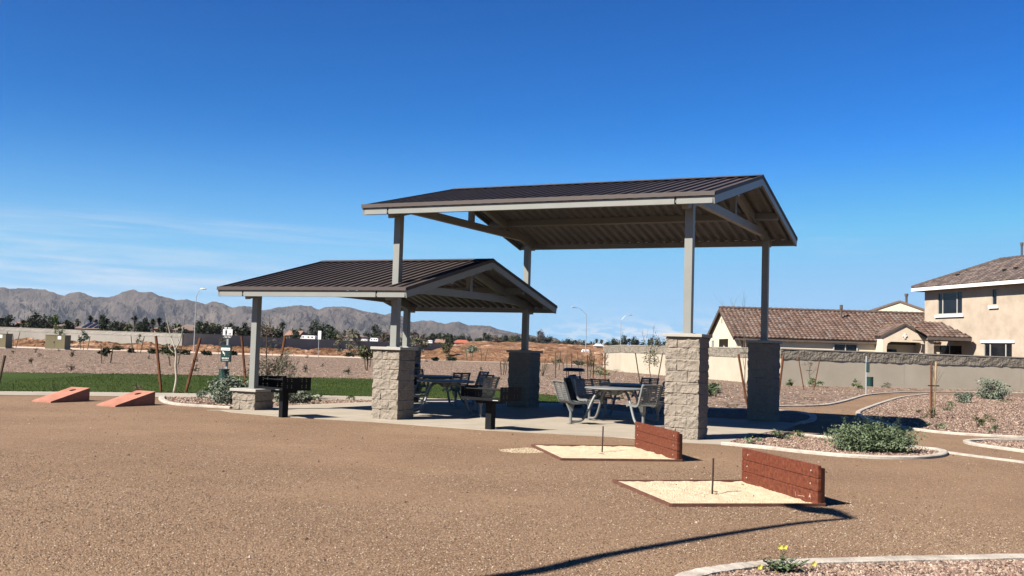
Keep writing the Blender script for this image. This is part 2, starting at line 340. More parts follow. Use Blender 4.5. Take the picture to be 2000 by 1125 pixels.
bedR = cr(px([(1812, 770), (1760, 777), (1722, 788), (1692, 799), (1677, 806), (1680, 813), (1705, 823), (1750, 834), (1800, 842), (1870, 849), (2000, 856.5), (2130, 863)]), 6)
sheet('planting_bed', [G(2130, 772), G(1920, 769)]+bedR, .004, M['rock'])
islR = cr(px([(2140, 862), (2000, 862), (1930, 861.5), (1893, 863), (1889, 866), (1910, 871), (1960, 878), (2010, 885), (2140, 902)]), 6)
sheet('planting_bed', islR, .004, M['rock'])
cfore = cr(px([(1315, 1150), (1350, 1128), (1400, 1117), (1450, 1110.5), (1510, 1104.5), (1600, 1100.5), (1740, 1096.5), (1860, 1094), (2010, 1091), (2180, 1089)]), 6)
sheet('planting_bed', cfore+px([(2180, 1180), (1290, 1180)]), .004, M['rock'])
cb = MB()
curbmb(cb, bedL); curbmb(cb, isl+islt, .135); curbmb(cb, islb, .17, .04); curbmb(cb, bedR, .13); curbmb(cb, islR, .12)
curbmb(cb, cr(px([(1470, 797.5), (1520, 794.5), (1600, 793), (1645, 785.5), (1692, 772.5), (1740, 768), (1800, 766.5), (1925, 767), (2120, 771)]), 5), .14)
curbmb(cb, cr(px([(1843, 884), (1880, 889), (1930, 895.5), (2000, 904.5), (2140, 924)]), 5), .13, .03)
struct(cb.build('curbs', M['curb']))
cb = MB(); curbmb(cb, cfore, .155, .03); struct(cb.build('curb_foreground', M['curb']))
# ragged turf fringe along both lawn edges and blades over the near part
tf_ = MB(); rt_ = random.Random(31); LP_ = px(lawn_far)+px(lawn_near)
def blade(x, y, h):
    a = rt_.random()*6.28; dx, dy = math.cos(a)*.012, math.sin(a)*.012; lx, ly = rt_.uniform(-.02, .02), rt_.uniform(-.02, .02)
    tf_.add([(x-dx, y-dy, .005), (x+dx, y+dy, .005), (x+lx, y+ly, .012+h)], [(0, 1, 2)])
for line in (cr(px(lawn_far), 3), cr(px(lawn_near), 3)):
    for a_, b_ in zip(line[:-1], line[1:]):
        for k in range(int((b_-a_).length*70)):
            p = a_.lerp(b_, rt_.random()); blade(p.x+rt_.gauss(0, .03), p.y+rt_.gauss(0, .07), rt_.uniform(.02, .05))
k = 0
while k < 26000:
    x, y = rt_.uniform(-16, 3), rt_.uniform(26, 46)
    if inpoly((x, y), LP_): blade(x, y, rt_.uniform(.015, .04)); k += 1
tag(tf_.build('turf_blades', M['lawn']), 'short turf blades standing on the green lawn strip', 'grass', None, 'stuff')
# concrete pad, a real 2 cm step, in jointed panels
pad = px([(404, 801.6), (432, 802.5), (455, 806), (560, 815), (728, 824.5), (950, 841), (1200, 854), (1300, 862.5), (1370, 866.5), (1412, 868.5), (1450, 856), (1498, 845.5), (1535, 839), (1562, 828.5), (1520, 824.5), (1400, 817.5), (1290, 811), (1200, 803), (1150, 794), (1130, 790), (1060, 789), (990, 787.5), (880, 786), (727, 786), (640, 789), (562, 793), (470, 802)])
struct(MB().prism([Vector((p.x, p.y, -.02)) for p in pad][::-1], (0, 0, .036)).build('concrete_pad', M['conc']))
# orange graded field, pale strip, mounds, kerb of the far road
def heightgrid(name, x0, x1, y0, y1, nx, ny, fn, ma, kind='structure', skew=None):
    mb = MB(); vs = []
    for j in range(ny+1):
        for i in range(nx+1):
            x = x0+(x1-x0)*i/nx; y = y0+(y1-y0)*(j/ny)
            if skew: x, y = skew(x, y, i/nx, j/ny)
            vs.append((x, y, fn(x, y)))
    mb.add(vs, [(j*(nx+1)+i, j*(nx+1)+i+1, (j+1)*(nx+1)+i+1, (j+1)*(nx+1)+i) for j in range(ny) for i in range(nx)])
    o = mb.build(name, ma); return struct(o, kind)
sheet('pale_strip', [Vector((-75, 106.5, 0)), Vector((8, 106.5, 0)), Vector((8, 150, 0)), Vector((-75, 150, 0))], .01, M['pale'])
def mound_h(x, y):
    e = max(0, 1-abs(y-125)/6.0); n_ = .5+.5*fr(x, y, .33, 5)
    return -.05+((.95*e**.7*(.35+.85*max(0, n_))+.16*fr(x, y, 1.6, 4)) if e > 0 else 0)
heightgrid('dirt_mounds', -78, -1, 118, 132, 620, 60, mound_h, M['dirt'])
def field_h(x, y):
    t = max(0, min(1, (y-112)/230)); r = 2.6*t**1.15
    ed = max(0, min(1, (y-110)/6))*max(0, min(1, (x+16)/5))
    return -.05+ed*(.1+r+.45*max(0, fr(x, y, .16, 6))+.12*fr(x, y, .9, 3)+1.3*max(0, fr(x+40, y, .05, 5)-.12))
heightgrid('dirt_field', -16, 140, 109, 420, 300, 300, field_h, M['dirt'])
sheet('road', [Vector((-75, 106.1, 0)), Vector((30, 106.1, 0)), Vector((30, 106.9, 0)), Vector((-75, 106.9, 0))], .03, M['curb'])
# mountains
prof = [(-760, 600), (-560, 585), (-400, 560), (-260, 572), (-150, 560), (-60, 566), (0, 559), (10, 557.5), (18, 561), (40, 560), (90, 563), (125, 576), (155, 568), (190, 579), (212, 581), (240, 569), (262, 563), (300, 572), (325, 580), (345, 587), (365, 581), (390, 588), (400, 592), (422, 588), (455, 598), (475, 596), (505, 605), (530, 601), (562, 596.5), (586, 594.5), (609, 598), (623, 604), (643, 598), (670, 597), (697, 603), (724, 608), (751, 612.5), (765, 610), (785, 618), (804, 627), (851, 624), (869, 630), (896, 627.5), (912, 633), (957, 637), (972, 642), (990, 648), (1014, 651), (1030, 654), (1045, 655), (1065, 660), (1085, 659), (1100, 668), (1130, 681), (1180, 692)]
MY = 4300.
pr = [D(x, y, MY) for x, y in prof]
PX = [p.x for p in pr]; PZ = [p.z for p in pr]
def crest(x): return float(np.interp(x, PX, PZ))
mv = []; nx, ny = 840, 100
for j in range(ny+1):
    t = j/ny; y = 3500+1500*t
    for i in range(nx+1):
        x = (PX[0]+(PX[-1]-PX[0])*i/nx)
        xx = x*y/MY
        e = (y-3500)/800
        if e <= 1: e_ = e**.8
        else: e_ = max(0, 1-(e-1)*1.6)
        c = crest(x)
        rdg = 1-abs(noise.fractal(Vector((xx/380+y/800, y/520, 1.3)), .95, 2.1, 7))*2.2
        rd2 = 1-abs(noise.fractal(Vector((xx/150-y/500, y/170, 7.3)), .9, 2.1, 6))*1.8
        mid = math.sin(min(1, max(0, e))*math.pi)
        h_ = c*e_*(1-.75*mid*(1-rdg)) - c*.42*mid*(1-rd2)*.6
        h_ += (7.0*noise.fractal(Vector((xx/60, y/60, 2.3)), .9, 2., 5))*min(1, max(0, e)*2)*min(1, c/60)
        mv.append((xx, y, max(-6, h_)-2))
mb = MB(); mb.add(mv, [(j*(nx+1)+i, j*(nx+1)+i+1, (j+1)*(nx+1)+i+1, (j+1)*(nx+1)+i) for j in range(ny) for i in range(nx)])
struct(mb.build('mountains', M['mount']))
# loose stones ------------------------------------------------------
def stones(name, poly, n, r0, r1, mats, z=0., dens=None):
    mb = MB(); xs = [p.x for p in poly]; ys = [p.y for p in poly]; k = 0; rnd = random.Random(5)
    base = [(1, 0, 0), (0, 1, 0), (-1, 0, 0), (0, -1, 0), (0, 0, 1), (0, 0, -.6)]
    fc = [(0, 1, 4), (1, 2, 4), (2, 3, 4), (3, 0, 4), (1, 0, 5), (2, 1, 5), (3, 2, 5), (0, 3, 5)]
    while k < n:
        x = rnd.uniform(min(xs), max(xs)); y = rnd.uniform(min(ys), max(ys))
        if not inpoly((x, y), poly): continue
        if dens and rnd.random() > dens(x, y): continue
        r = r0+(r1-r0)*rnd.random()**2; a = rnd.random()*6.28; ca, sa = math.cos(a), math.sin(a); ex = rnd.uniform(.6, 1.3); vs = []
        tl = rnd.uniform(-.5, .5)
        for b in base:
            q = [b[0]*r*ex*rnd.uniform(.75, 1.2), b[1]*r*rnd.uniform(.75, 1.2), b[2]*r*.7*rnd.uniform(.8, 1.2)]
            q[2] += q[0]*tl
            vs.append((x+q[0]*ca-q[1]*sa, y+q[0]*sa+q[1]*ca, z+q[2]+r*.3))
        mb.add(vs, fc, rnd.randrange(len(mats))); k += 1
    return tag(mb.build(name, mats), kind='stuff')
RG = M['rockgrain']
o = stones('loose_gravel', cfore+px([(2180, 1135), (1290, 1135)]), 11000, .008, .022, RG); tag(o, 'pink and brown crushed rock filling the corner bed behind the pale curb', 'gravel')
o = stones('loose_gravel', isl+islt+px([(1500, 845.5), (1455, 855)]), 9000, .012, .03, RG); tag(o, 'crushed rock mulch in the curbed island with the big green shrub', 'gravel')
o = stones('loose_gravel', [G(2100, 778), G(1812, 771)]+bedR, 26000, .014, .034, RG); tag(o, 'crushed rock mulch across the bed in front of the tan wall', 'gravel')
o = stones('loose_gravel', bedL+px([(470, 801), (562, 792.5), (640, 789), (727, 785.8), (727, 782.5), (585, 779.8), (450, 778)]), 3500, .02, .045, RG); tag(o, 'crushed rock mulch in the curbed bed behind the short pillar', 'gravel')
o = stones('slope_gravel_stones', berm, 42000, .018, .05, [M['rockgrain'][1], M['rockgrain'][0], M['gritgrain'][0], M['rockgrain'][4], M['rockgrain'][5], M['rockgrain'][2]]); tag(o, 'crushed rock covering the broad slope between the lawn and the far road', 'gravel')
o = stones('loose_gravel', islR, 5000, .012, .03, RG); tag(o, 'crushed rock in the small pointed bed cut by the right edge', 'gravel')
peb = [Vector((-4.6, 6.9, 0)), Vector((4.8, 6.9, 0)), Vector((8.4, 16.5, 0)), Vector((-8.4, 16.5, 0))]
fpoly = cfore+px([(2180, 1180), (1290, 1180)])
o = stones('loose_grit', peb, 85000, .003, .0095, M['gritgrain']+RG[:2], dens=lambda x, y: max(.10, min(1, (fr(x, y*1.6, .22, 4)+.12)*2.6+.45*(x < -1)*(y < 10)))*max(.15, min(1, (16.5-y)/7))); tag(o, 'fine loose grit scattered over the tan granite yard', 'grit')
yard = [Vector((-9, 7, 0)), Vector((6, 7, 0)), Vector((9, 19, 0)), Vector((-13, 24, 0))]
yn = [p for p in yard]
o = stones('stray_stones', yn, 700, .008, .022, RG); tag(o, 'stray larger stones lying about the granite yard', 'stones')

o = stones('spilled_sand', cr([G(975, 879), G(1000, 876.5), G(1036, 875), G(1052, 880), G(1062, 884), G(1020, 885), G(985, 883)], 4, True), 1500, .004, .010, [M['sand']]); tag(o, 'pale sand spilled on the ground left of the farther horseshoe pit', 'sand')

# ================================================================== PICNIC SHELTERS
OX, OY, YAW, LA, WD, LB, P = -2.4, 21.744, -.452, 6.251, 6.376, 3.652, .606
ZA, ZRA, ZB, ZRB, OU, OV, OB, OBL = 4.392, 5.293, 2.693, 3.597, .512, .639, .610, .593
PADZ = .016
def pillar(parent, u, v, courses, seedv):
    c_ = .2032; H = courses*c_; n = 56; rows = int(H/.0125); vs = []; ln = P/n
    per = 4*n
    for j in range(rows+1):
        z = H*j/rows; cs = min(courses-1, int(z/c_)); zl = z-cs*c_
        mz = min(zl, c_-zl)
        for k in range(per):
            side, i = divmod(k, n); s_ = i/n*P
            off = (cs+side) % 2
            # vertical joint
            jt = .406 if off else .203
            md = abs(s_-jt)
            edge = min(mz, md)
            a = min(1, max(0, (edge-.002)/.007))
            cx = [(-1, -1), (1, -1), (1, 1), (-1, 1)][side]; nx_ = [(1, 0), (0, 1), (-1, 0), (0, -1)][side]; on = [(0, -1), (1, 0), (0, 1), (-1, 0)][side]
            bx, by = cx[0]*P/2+nx_[0]*s_, cx[1]*P/2+nx_[1]*s_
            blk = hash((cs, side, s_ > jt, seedv)) % 97/97.
            d_ = .009+.006*(blk-.5)+.022*noise.fractal(Vector((bx*8+seedv*9+blk*5, by*8+blk*7, z*8)), .8, 2., 6)
            d_ = max(.0, d_)*a+(-.006)*(1-a)
            if i == 0:
                on = ((on[0]+[(-1, 0), (0, -1), (1, 0), (0, 1)][side][0]), (on[1]+[(-1, 0), (0, -1), (1, 0), (0, 1)][side][1]))
                d_ *= .75
            vs.append((bx+on[0]*d_, by+on[1]*d_, z))
    mb = MB(); mb.add(vs, [(j*per+k, j*per+(k+1) % per, (j+1)*per+(k+1) % per, (j+1)*per+k) for j in range(rows) for k in range(per)]+[tuple(rows*per+k for k in range(per))])
    o = mb.build('block_pillar', M['block'], parent); o.location = (u, v, PADZ-.01)
    c = MB(); c.box((0, 0, H+.03), (P+.12, P+.12, .058)); co = c.build('pillar_cap', M['cap'], o)
    bv = co.modifiers.new('b', 'BEVEL'); bv.width = .006; bv.segments = 2
    bp = MB().box((0, 0, H+.067), (.24, .24, .014)); bp.build('base_plate', M['sage'], o)
    return H+PADZ
def corr(parent, name, u0, u1, v0, z0, v1, z1, ma, dz, pitch=.2286, hgt=.038, under=False):
    """trapezoid ribbed sheet from eave (v0,z0) to ridge (v1,z1)"""
    mb = MB(); L_ = u1-u0; n = round(L_/pitch); pi_ = L_/n; pts = []
    for k in range(n):
        a = u0+k*pi_
        if under: pts += [(a, 0), (a+pi_*.30, 0), (a+pi_*.44, hgt), (a+pi_*.86, hgt)]
        else: pts += [(a, 0), (a+pi_*.70, 0), (a+pi_*.77, hgt*.85), (a+pi_*.90, hgt*.85), (a+pi_*.97, 0)]
    pts.append((u1, 0)); nr = Vector((0, -(z1-z0)*(1 if v1 > v0 else -1), abs(v1-v0))).normalized(); vs = []
    for (u, h) in pts:
        for (v, z) in ((v0, z0), (v1, z1)): vs.append(Vector((u, v, z))+nr*(h+dz))
    mb.add(vs, [(2*i, 2*i+2, 2*i+3, 2*i+1) if v1 > v0 else (2*i+1, 2*i+3, 2*i+2, 2*i) for i in range(len(pts)-1)])
    o = mb.build(name, ma, parent); s = o.modifiers.new('s', 'SOLIDIFY'); s.thickness = .004; return o
def shelter(t, u0, u1, ze, zr, frames, cam_=0., posts=(), inner=None):
    vc = WD/2; vf, vb = -OV, WD+OV; sl_ = (zr-ze)/(vc-vf); T = .055
    for (va, vz) in ((vf, vc), (vb, vc)):
        o = corr(t, 'roof_panel', u0, u1, va, ze, vz, zr, M['roofm'], -.035)
        corr(t, 'ribbed_ceiling', u0+.02, u1-.02, va+(.03 if va < vc else -.03), ze+.03*sl_, vz, zr, M['deck'], -.10, hgt=.06, under=True)
    # ridge cap
    MB().prism([(u0-.01, vc-.16, zr-.16*sl_+.012), (u0-.01, vc, zr+.022), (u0-.01, vc+.16, zr-.16*sl_+.012), (u0-.01, vc, zr+.008)], (u1-u0+.02, 0, 0)).build('ridge_cap', M['roofm'], t)
    # drip edges and eave beams
    for sgn, v in ((-1, vf), (1, vb)):
        MB().box(((u0+u1)/2, v+sgn*.006, ze-.028), (u1-u0+.02, .012, .075)).build('drip_edge', M['drip'], t)
        vbm = v-sgn*.075; e = [u0+.05]
        for q in posts: e += [q-.10*(-1 if q == posts[0] else 1)-.02, q-.10*(-1 if q == posts[0] else 1)+.02]
        e.append(u1-.035)
        mb = MB()
        for i in range(0, len(e), 2): mb.box(((e[i]+e[i+1])/2, vbm, ze-.135), (e[i+1]-e[i], .10, .125))
        for i in range(1, len(e)-1, 2): mb.box(((e[i]+e[i+1])/2, vbm+sgn*-.02, ze-.125), (.05, .05, .08)); mb.box(((e[i]+e[i+1])/2+.01, vbm+sgn*.045, ze-.15), (.012, .014, .05))
        mb.build('eave_beam', M['sage'], t)
    # gable rake channels with brown trim on top
    for u in (u0+.02, u1-.02):
        for (va, sg) in ((vf, 1), (vb, -1)):
            a = Vector((u, va+sg*.03, ze-.125)); b = Vector((u, vc, zr-.125))
            d = (b-a).normalized(); upv = Vector((1, 0, 0)).cross(d); upv = upv if upv.z > 0 else -upv
            MB().bar(a, b, .045, .17, up=upv).build('rake_beam', M['sage'], t)
            o_ = Vector((.028 if u > 0 else -.028, 0, .085))
            MB().bar(a+o_+upv*.012, b+o_+upv*.012, .014, .07, up=upv).build('rake_trim', M['roofm'], t)
    # frames
    for u in frames:
        zt = ze-.30
        for (va, sg) in ((0, 1), (WD, -1)):
            ztop = ze+(OV)*sl_-.30
            a = Vector((u, va-sg*.35, ze+(OV-.35)*sl_-.235)); b = Vector((u, vc, zr-.235))
            MB().bar(a, b, .12, .17, up=(0, 0, 1)).build('rafter', M['sage'], t)
        pts = [(u, .02+(WD-.04)*k/12, ze+.02+cam_*4*(k/12)*(1-k/12)) for k in range(13)]
        mb = MB()
        for a, b in zip(pts[:-1], pts[1:]): mb.bar(a, (b[0], b[1]+.002, b[2]), .11, .16)
        mb.build('tie_beam', M['sage'], t)
        MB().bar((u, vc, ze+.10+cam_), (u, vc, zr-.30), .12, .12, up=(1, 0, 0)).build('king_post', M['sage'], t)
    # purlins
    for k in (.52,):
        for sg in (1, -1):
            v = vf+(vc-vf)*k; z = ze+(zr-ze)*k-.175
            if sg < 0: v = vb-(vc-vf)*k
            MB().box(((u0+u1)/2, v, z-.02), (u1-u0-.1, .10, .15), Y=(0, 1, sg*sl_)).build('purlin', M['sage'], t)
    MB().box(((u0+u1)/2, vc, zr-.20), (u1-u0-.1, .09, .12)).build('ridge_beam', M['sage'], t)
def post(t, u, v, z0, z1):
    q = .152
    o = MB().box((0, 0, (z0+z1)/2), (q, q, z1-z0)).build('post', M['sage'], t); o.location = (u, v, 0)
    b = o.modifiers.new('b', 'BEVEL'); b.width = .008; b.segments = 2
tallS = empty('picnic_shelter', (OX, OY, 0), YAW, 'tall picnic shelter with brown ribbed metal roof, right of the lower one', 'shelter', 'stepped picnic shelters')
lowS = empty('picnic_shelter', (OX, OY, 0), YAW, 'lower picnic shelter tucked under the left end of the tall one, short block pillar', 'shelter', 'stepped picnic shelters')
shelter(tallS, -OU, LA+OB, ZA, ZRA, (0, LA), 0., posts=(0, LA))
shelter(lowS, -LB-OBL, OB, ZB, ZRB, (-LB, 0), .05, posts=(-LB, 0))
for (t, u, v, c, zt) in ((tallS, 0, 0, 7, ZA-.08), (tallS, LA, 0, 9, ZA-.08), (tallS, 0, WD, 7, ZA-.08), (tallS, LA, WD, 9, ZA-.08), (lowS, -LB, 0, 2, ZB-.08), (lowS, -LB, WD, 7, ZB-.08)):
    h_ = pillar(t, u, v, c, u*3.3+v)
    post(t, u, v, h_+.05, zt)
# ================================================================== PICNIC TABLES
def make_table():
    t = empty('picnic_table', (0, 0, 0), 0, '', 'picnic table', 'round picnic tables under the shelters')
    mb = MB(); n = 48; R_ = .61; prof = [(.03, .735), (R_-.06, .735), (R_-.02, .72), (R_, .728), (R_+.004, .745), (R_-.01, .757), (R_-.05, .760), (.03, .757)]
    vs = [(r*math.cos(2*math.pi*k/n), r*math.sin(2*math.pi*k/n), z) for r, z in prof for k in range(n)]
    mb.add(vs, [(i*n+k, i*n+(k+1) % n, (i+1)*n+(k+1) % n, (i+1)*n+k) for i in range(len(prof)-1) for k in range(n)])
    mb.build('tabletop', M['tgrey'], t, True)
    MB().tube([(0, 0, .60), (0, 0, .66), (0, 0, .733)], [.07, .12, .20], 16).build('hub', M['tgrey'], t)
    for q in range(4):
        a = math.pi/2*q; ca, sa = math.cos(a), math.sin(a)
        T = lambda x, y, z: (x*ca-y*sa, x*sa+y*ca, z)
        path = cr([(.10, 0, .64), (.24, 0, .70), (.40, 0, .66), (.52, 0, .50), (.62, 0, .28), (.70, 0, .13), (.80, 0, .06), (1.02, 0, .045)], 4)
        lg = MB().tube([T(*p) for p in path], .026, 10); lg.build('leg', M['tgrey'], t, True)
        st = empty('seat', (0, 0, 0), 0, None, None); st.parent = t
        # seat pan: slats curved along the side profile
        W_ = .42
        prof = cr([(.74, 0, .425), (.80, 0, .452), (.90, 0, .445), (1.02, 0, .437), (1.10, 0, .450), (1.15, 0, .50), (1.185, 0, .60), (1.225, 0, .72), (1.27, 0, .845), (1.30, 0, .875)], 5)
        def ribbon(mb, pr_, y0, y1, th):
            vs = []
            for i, p in enumerate(pr_):
                d = (pr_[min(i+1, len(pr_)-1)]-pr_[max(i-1, 0)]).normalized(); nn = Vector((-d.z, 0, d.x))
                for yy in (y0, y1):
                    for s_ in (-1, 1): vs.append(T(*(p+nn*th/2*s_+Vector((0, yy, 0)))))
            m_ = len(pr_); fs = []
            for i in range(m_-1):
                o = i*4; o2 = o+4
                fs += [(o, o+2, o2+2, o2), (o+1, o2+1, o2+3, o+3), (o, o2, o2+1, o+1), (o+2, o+3, o2+3, o2+2)]
            fs += [(0, 1, 3, 2), ((m_-1)*4, (m_-1)*4+2, (m_-1)*4+3, (m_-1)*4+1)]
            mb.add(vs, fs)
        k = next(i for i, p in enumerate(prof) if p.x > 1.13)
        fr_ = MB(); ribbon(fr_, prof, -W_/2-.008, -W_/2+.018, .045); ribbon(fr_, prof, W_/2-.018, W_/2+.008, .045)
        fo = fr_.build('seat_frame', M['tgrey'], st)
        pan = MB(); bk = MB()
        tot = [0.]
        for i in range(1, len(prof)): tot.append(tot[-1]+(prof[i]-prof[i-1]).length)
        def atl(s_):
            for i in range(1, len(tot)):
                if tot[i] >= s_:
                    f_ = (s_-tot[i-1])/(tot[i]-tot[i-1]); return prof[i-1].lerp(prof[i], f_), (prof[i]-prof[i-1]).normalized()
            return prof[-1], (prof[-1]-prof[-2]).normalized()
        s_ = .02
        while s_ < tot[-1]-.01:
            p, d = atl(s_); tgt = bk if p.x > 1.14 else pan
            tgt.box(T(*p), (.024, W_-.03, .010), X=T(*d), Y=T(0, 1, 0))
            s_ += .040
        p, d = atl(tot[-1]-.02); bk.box(T(*p), (.05, W_-.03, .012), X=T(*d), Y=T(0, 1, 0))
        bk.bar(T(1.16, 0, .50), T(1.275, 0, .85), .05, .012, up=T(1, 0, 0))
        pan.build('seat_pan', M['tgrey'], st); bk.build('backrest', M['tgrey'], st)
        sp_ = MB().tube([T(1.0, 0, .0), T(1.0, 0, .30)], .028, 10)
        sp_.prism([T(.975, -.03, .26), T(1.025, -.03, .26), T(1.09, -.06, .435), T(.91, -.06, .435)], Vector(T(0, .06, 0)))
        sp_.box(T(1.0, 0, .006), (.13, .09, .012), X=T(1, 0, 0), Y=T(0, 1, 0))
        sp_.build('seat_post', M['tgrey'], st)
    return t
T1 = make_table(); PZ_ = .016
T1.location = (2.25, 22.1, PZ_); T1.scale = (1.07, 1.07, 1); T1.rotation_euler.z = math.radians(26); T1['label'] = 'round grey picnic table with four slatted seats, half in sun between the front pillars'
dup(T1, (2.78, 24.9, PZ_), math.radians(58), 'round picnic table in full shade behind the sunlit right table, near the black bin')
dup(T1, (-1.42, 23.5, PZ_), math.radians(50), 'round picnic table right behind the middle block pillar, one seat back catching sun')
dup(T1, (-1.85, 26.9, PZ_), math.radians(30), 'round picnic table in deep shade at the back of the lower shelter')
# ================================================================== GRILLS
def make_grill():
    t = empty('park_grill', (0, 0, 0), 0, '', 'grill', 'black pedestal grills on the edge of the pad')
    MB().box((0, 0, .26), (.135, .135, .54)).build('pedestal', M['black'], t)
    Lp, Wd, z0, z1 = .66, .92, .56, .82
    tr = MB().box((0, 0, z0+.012), (Wd, Lp, .018)); tr.box((0, -Lp/2+.01, z0+.03), (Wd, .012, .05)); tr.box((0, 0, z0-.03), (Wd*.5, Lp*.5, .06)); tr.build('firebox_tray', M['black'], t)
    for sx in (-1, 1):
        # plate with adjustment slots cut out
        xs = sorted([-Lp/2, Lp/2]+[q+d for q in (-.22, -.12, .12, .22) for d in (-.011, .011)]); zs = [z0]
        for q in (.62, .66, .70, .745, .785): zs += [q-.009, q+.009]
        zs.append(z1); zs = sorted(zs); mb = MB(); vs = [(sx*Wd/2, a, z) for z in zs for a in xs]; nx_ = len(xs); fs = []
        for j in range(len(zs)-1):
            for i in range(nx_-1):
                if i % 2 == 1 and j % 2 == 1 and j != 5: continue
                fs.append((j*nx_+i, j*nx_+i+1, (j+1)*nx_+i+1, (j+1)*nx_+i))
        mb.add(vs, fs); o = mb.build('side_plate', M['black'], t); s = o.modifiers.new('s', 'SOLIDIFY'); s.thickness = .008
    g = MB(); g.tube([(-Wd/2, .16, .765), (Wd/2, .16, .765)], .010, 6); g.tube([(-Wd/2, -.20, .765), (Wd/2, -.20, .765)], .010, 6); g.box((0, -.02, .762), (Wd-.04, .34, .008))
    g.build('grate', M['black'], t)
    h = MB(); h.tube([(Wd/2-.10, -Lp/2-.0, z0+.02), (Wd/2-.10, -Lp/2-.09, z0+.02), (Wd/2+.02, -Lp/2-.09, z0+.02)], .007, 6); h.build('handle', M['steel'], t)
    return t
g1 = make_grill(); a = G(553, 815); g1.location = (a.x, a.y, .0); g1.rotation_euler.z = math.radians(-46); g1['label'] = 'black pedestal grill in front of the short block pillar on the left'
a = G(957, 840); dup(g1, (a.x, a.y, 0), math.radians(-36), 'black pedestal grill standing between the two tall front pillars')
# ================================================================== BINS
def make_bin():
    t = empty('trash_bin', (0, 0, 0), 0, '', 'trash bin', 'black trash bins behind the shelters')
    mb = MB(); n = 36
    for k in range(n):
        a = 2*math.pi*k/n; mb.box((.26*math.cos(a), .26*math.sin(a), .40), (.012, .028, .72), X=(math.cos(a), math.sin(a), 0), Y=(-math.sin(a), math.cos(a), 0))
    mb.tube([(0, 0, .745), (0, 0, .775)], .275, 24); mb.tube([(0, 0, .02), (0, 0, .05)], .275, 24); mb.tube([(0, 0, .05), (0, 0, .70)], .235, 24)
    mb.build('body', M['bin'], t)
    for k in range(4):
        a = math.pi/2*k+.6; MB().tube([(.24*math.cos(a), .24*math.sin(a), .76), (.24*math.cos(a), .24*math.sin(a), .98)], .010, 6).build('hood_post', M['bin'], t)
    MB().tube([(0, 0, .955), (0, 0, .97), (0, 0, 1.02), (0, 0, 1.045), (0, 0, 1.05)], [.285, .295, .285, .22, .04], 28).build('hood', M['bin'], t, True)
    l = MB().tube([(0, 0, .75), (0, 0, .79), (.03, 0, .83), (.05, .02, .86)], [.20, .16, .07, .02], 9); l.build('bin_liner', M['bag'], t)
    return t
b1 = make_bin(); a = G(1119, 796.5); b1.location = (a.x, a.y, .014); b1['label'] = 'black slatted trash bin with a domed hood, behind the seats of the right table'
dup(b1, (-2.66, 27.9, .01), .4, 'black trash bin mostly hidden behind the middle block pillar')
# ================================================================== HORSESHOE PITS
def pit(c0, c1, c2, c3, stake, lab, labs, labb):
    o_ = (c0+c2)/2
    A = [Vector((p.x-o_.x, p.y-o_.y, 0)) for p in (c0, c1, c2, c3)]
    # square it up: edges e1 = c0->c1 (board direction), e2 = c1->c2
    e1 = ((A[1]-A[0])+(A[2]-A[3])).normalized(); L1 = ((A[1]-A[0]).length+(A[2]-A[3]).length)/2; L2 = ((A[2]-A[1]).length+(A[3]-A[0]).length)/2
    e2 = Vector((-e1.y, e1.x, 0));
    ang = math.atan2(e2.y, e2.x)      # local +x along e2 (towards the board), local y = -e1... 
    t = empty('horseshoe_pit', (o_.x, o_.y, 0), ang, lab, 'horseshoe pit', 'horseshoe pits with red backboards')
    hx, hy = L2/2, L1/2
    for (a, b) in (((-hx, -hy), (hx, -hy)), ((hx, -hy), (hx, hy)), ((hx, hy), (-hx, hy)), ((-hx, hy), (-hx, -hy))):
        MB().bar((a[0], a[1], .012), (b[0], b[1], .008), .030, .045).build('border_timber', M['redframe'], t)
    nx_, ny_ = 60, 40; vs = []
    for j in range(ny_+1):
        for i in range(nx_+1):
            x = -hx+.02+(2*hx-.04)*i/nx_; y = -hy+.02+(2*hy-.04)*j/ny_
            vs.append((x, y, .016+.019*noise.fractal(Vector((x*3.5+o_.x, y*3.5, 1.)), .8, 2., 6)-.012*math.exp(-((x+.0)**2+y*y)/.05)))
    mb = MB(); mb.add(vs, [(j*(nx_+1)+i, j*(nx_+1)+i+1, (j+1)*(nx_+1)+i+1, (j+1)*(nx_+1)+i) for j in range(ny_) for i in range(nx_)]); mb.build('sand', M['sand'], t)
    s = stake; d = Vector((s.x-o_.x, s.y-o_.y, 0)); lx = d.x*math.cos(ang)+d.y*math.sin(ang); ly = -d.x*math.sin(ang)+d.y*math.cos(ang)
    MB().tube([(lx, ly, -.02), (lx+.004, ly, .20), (lx+.006, ly, .395)], .011, 8).build('iron_stake', M['rust'], t)
    bx_ = hx-.055; ph = .137; bb = MB()
    for k in range(3):
        bb.box((random.uniform(-.001, .001), 0, .01+ph*(k+.5)), (.038, L1-.02+random.uniform(-.01, .012), ph-.005))
    b = bb.build('backboard', M['redwood'], t); b.location = (bx_, 0, 0)
    bv = b.modifiers.new('b', 'BEVEL'); bv.width = .004; bv.segments = 2
    for k in range(3):
        for yy in (-hy+.16, hy-.16):
            yy += random.uniform(-.02, .02)
            MB().tube([(-.024, yy, .01+ph*(k+.5)), (-.018, yy, .01+ph*(k+.5))], .009, 8).build('screw', M['screw'], b)
    for yy in (-hy+.05, hy-.05):
        MB().box((.040, yy, .19), (.038, .088, .40)).build('board_post', M['redend'], b)
    return t, b, hx, hy
pt, pb, hx, hy = pit(G(1197, 942), G(1306, 989.5), G(1612, 989.5), G(1457, 943), G(1391, 965.5), 'horseshoe pit nearer the camera, its red plank board scuffed white at one corner', '', '')
sc = MB()
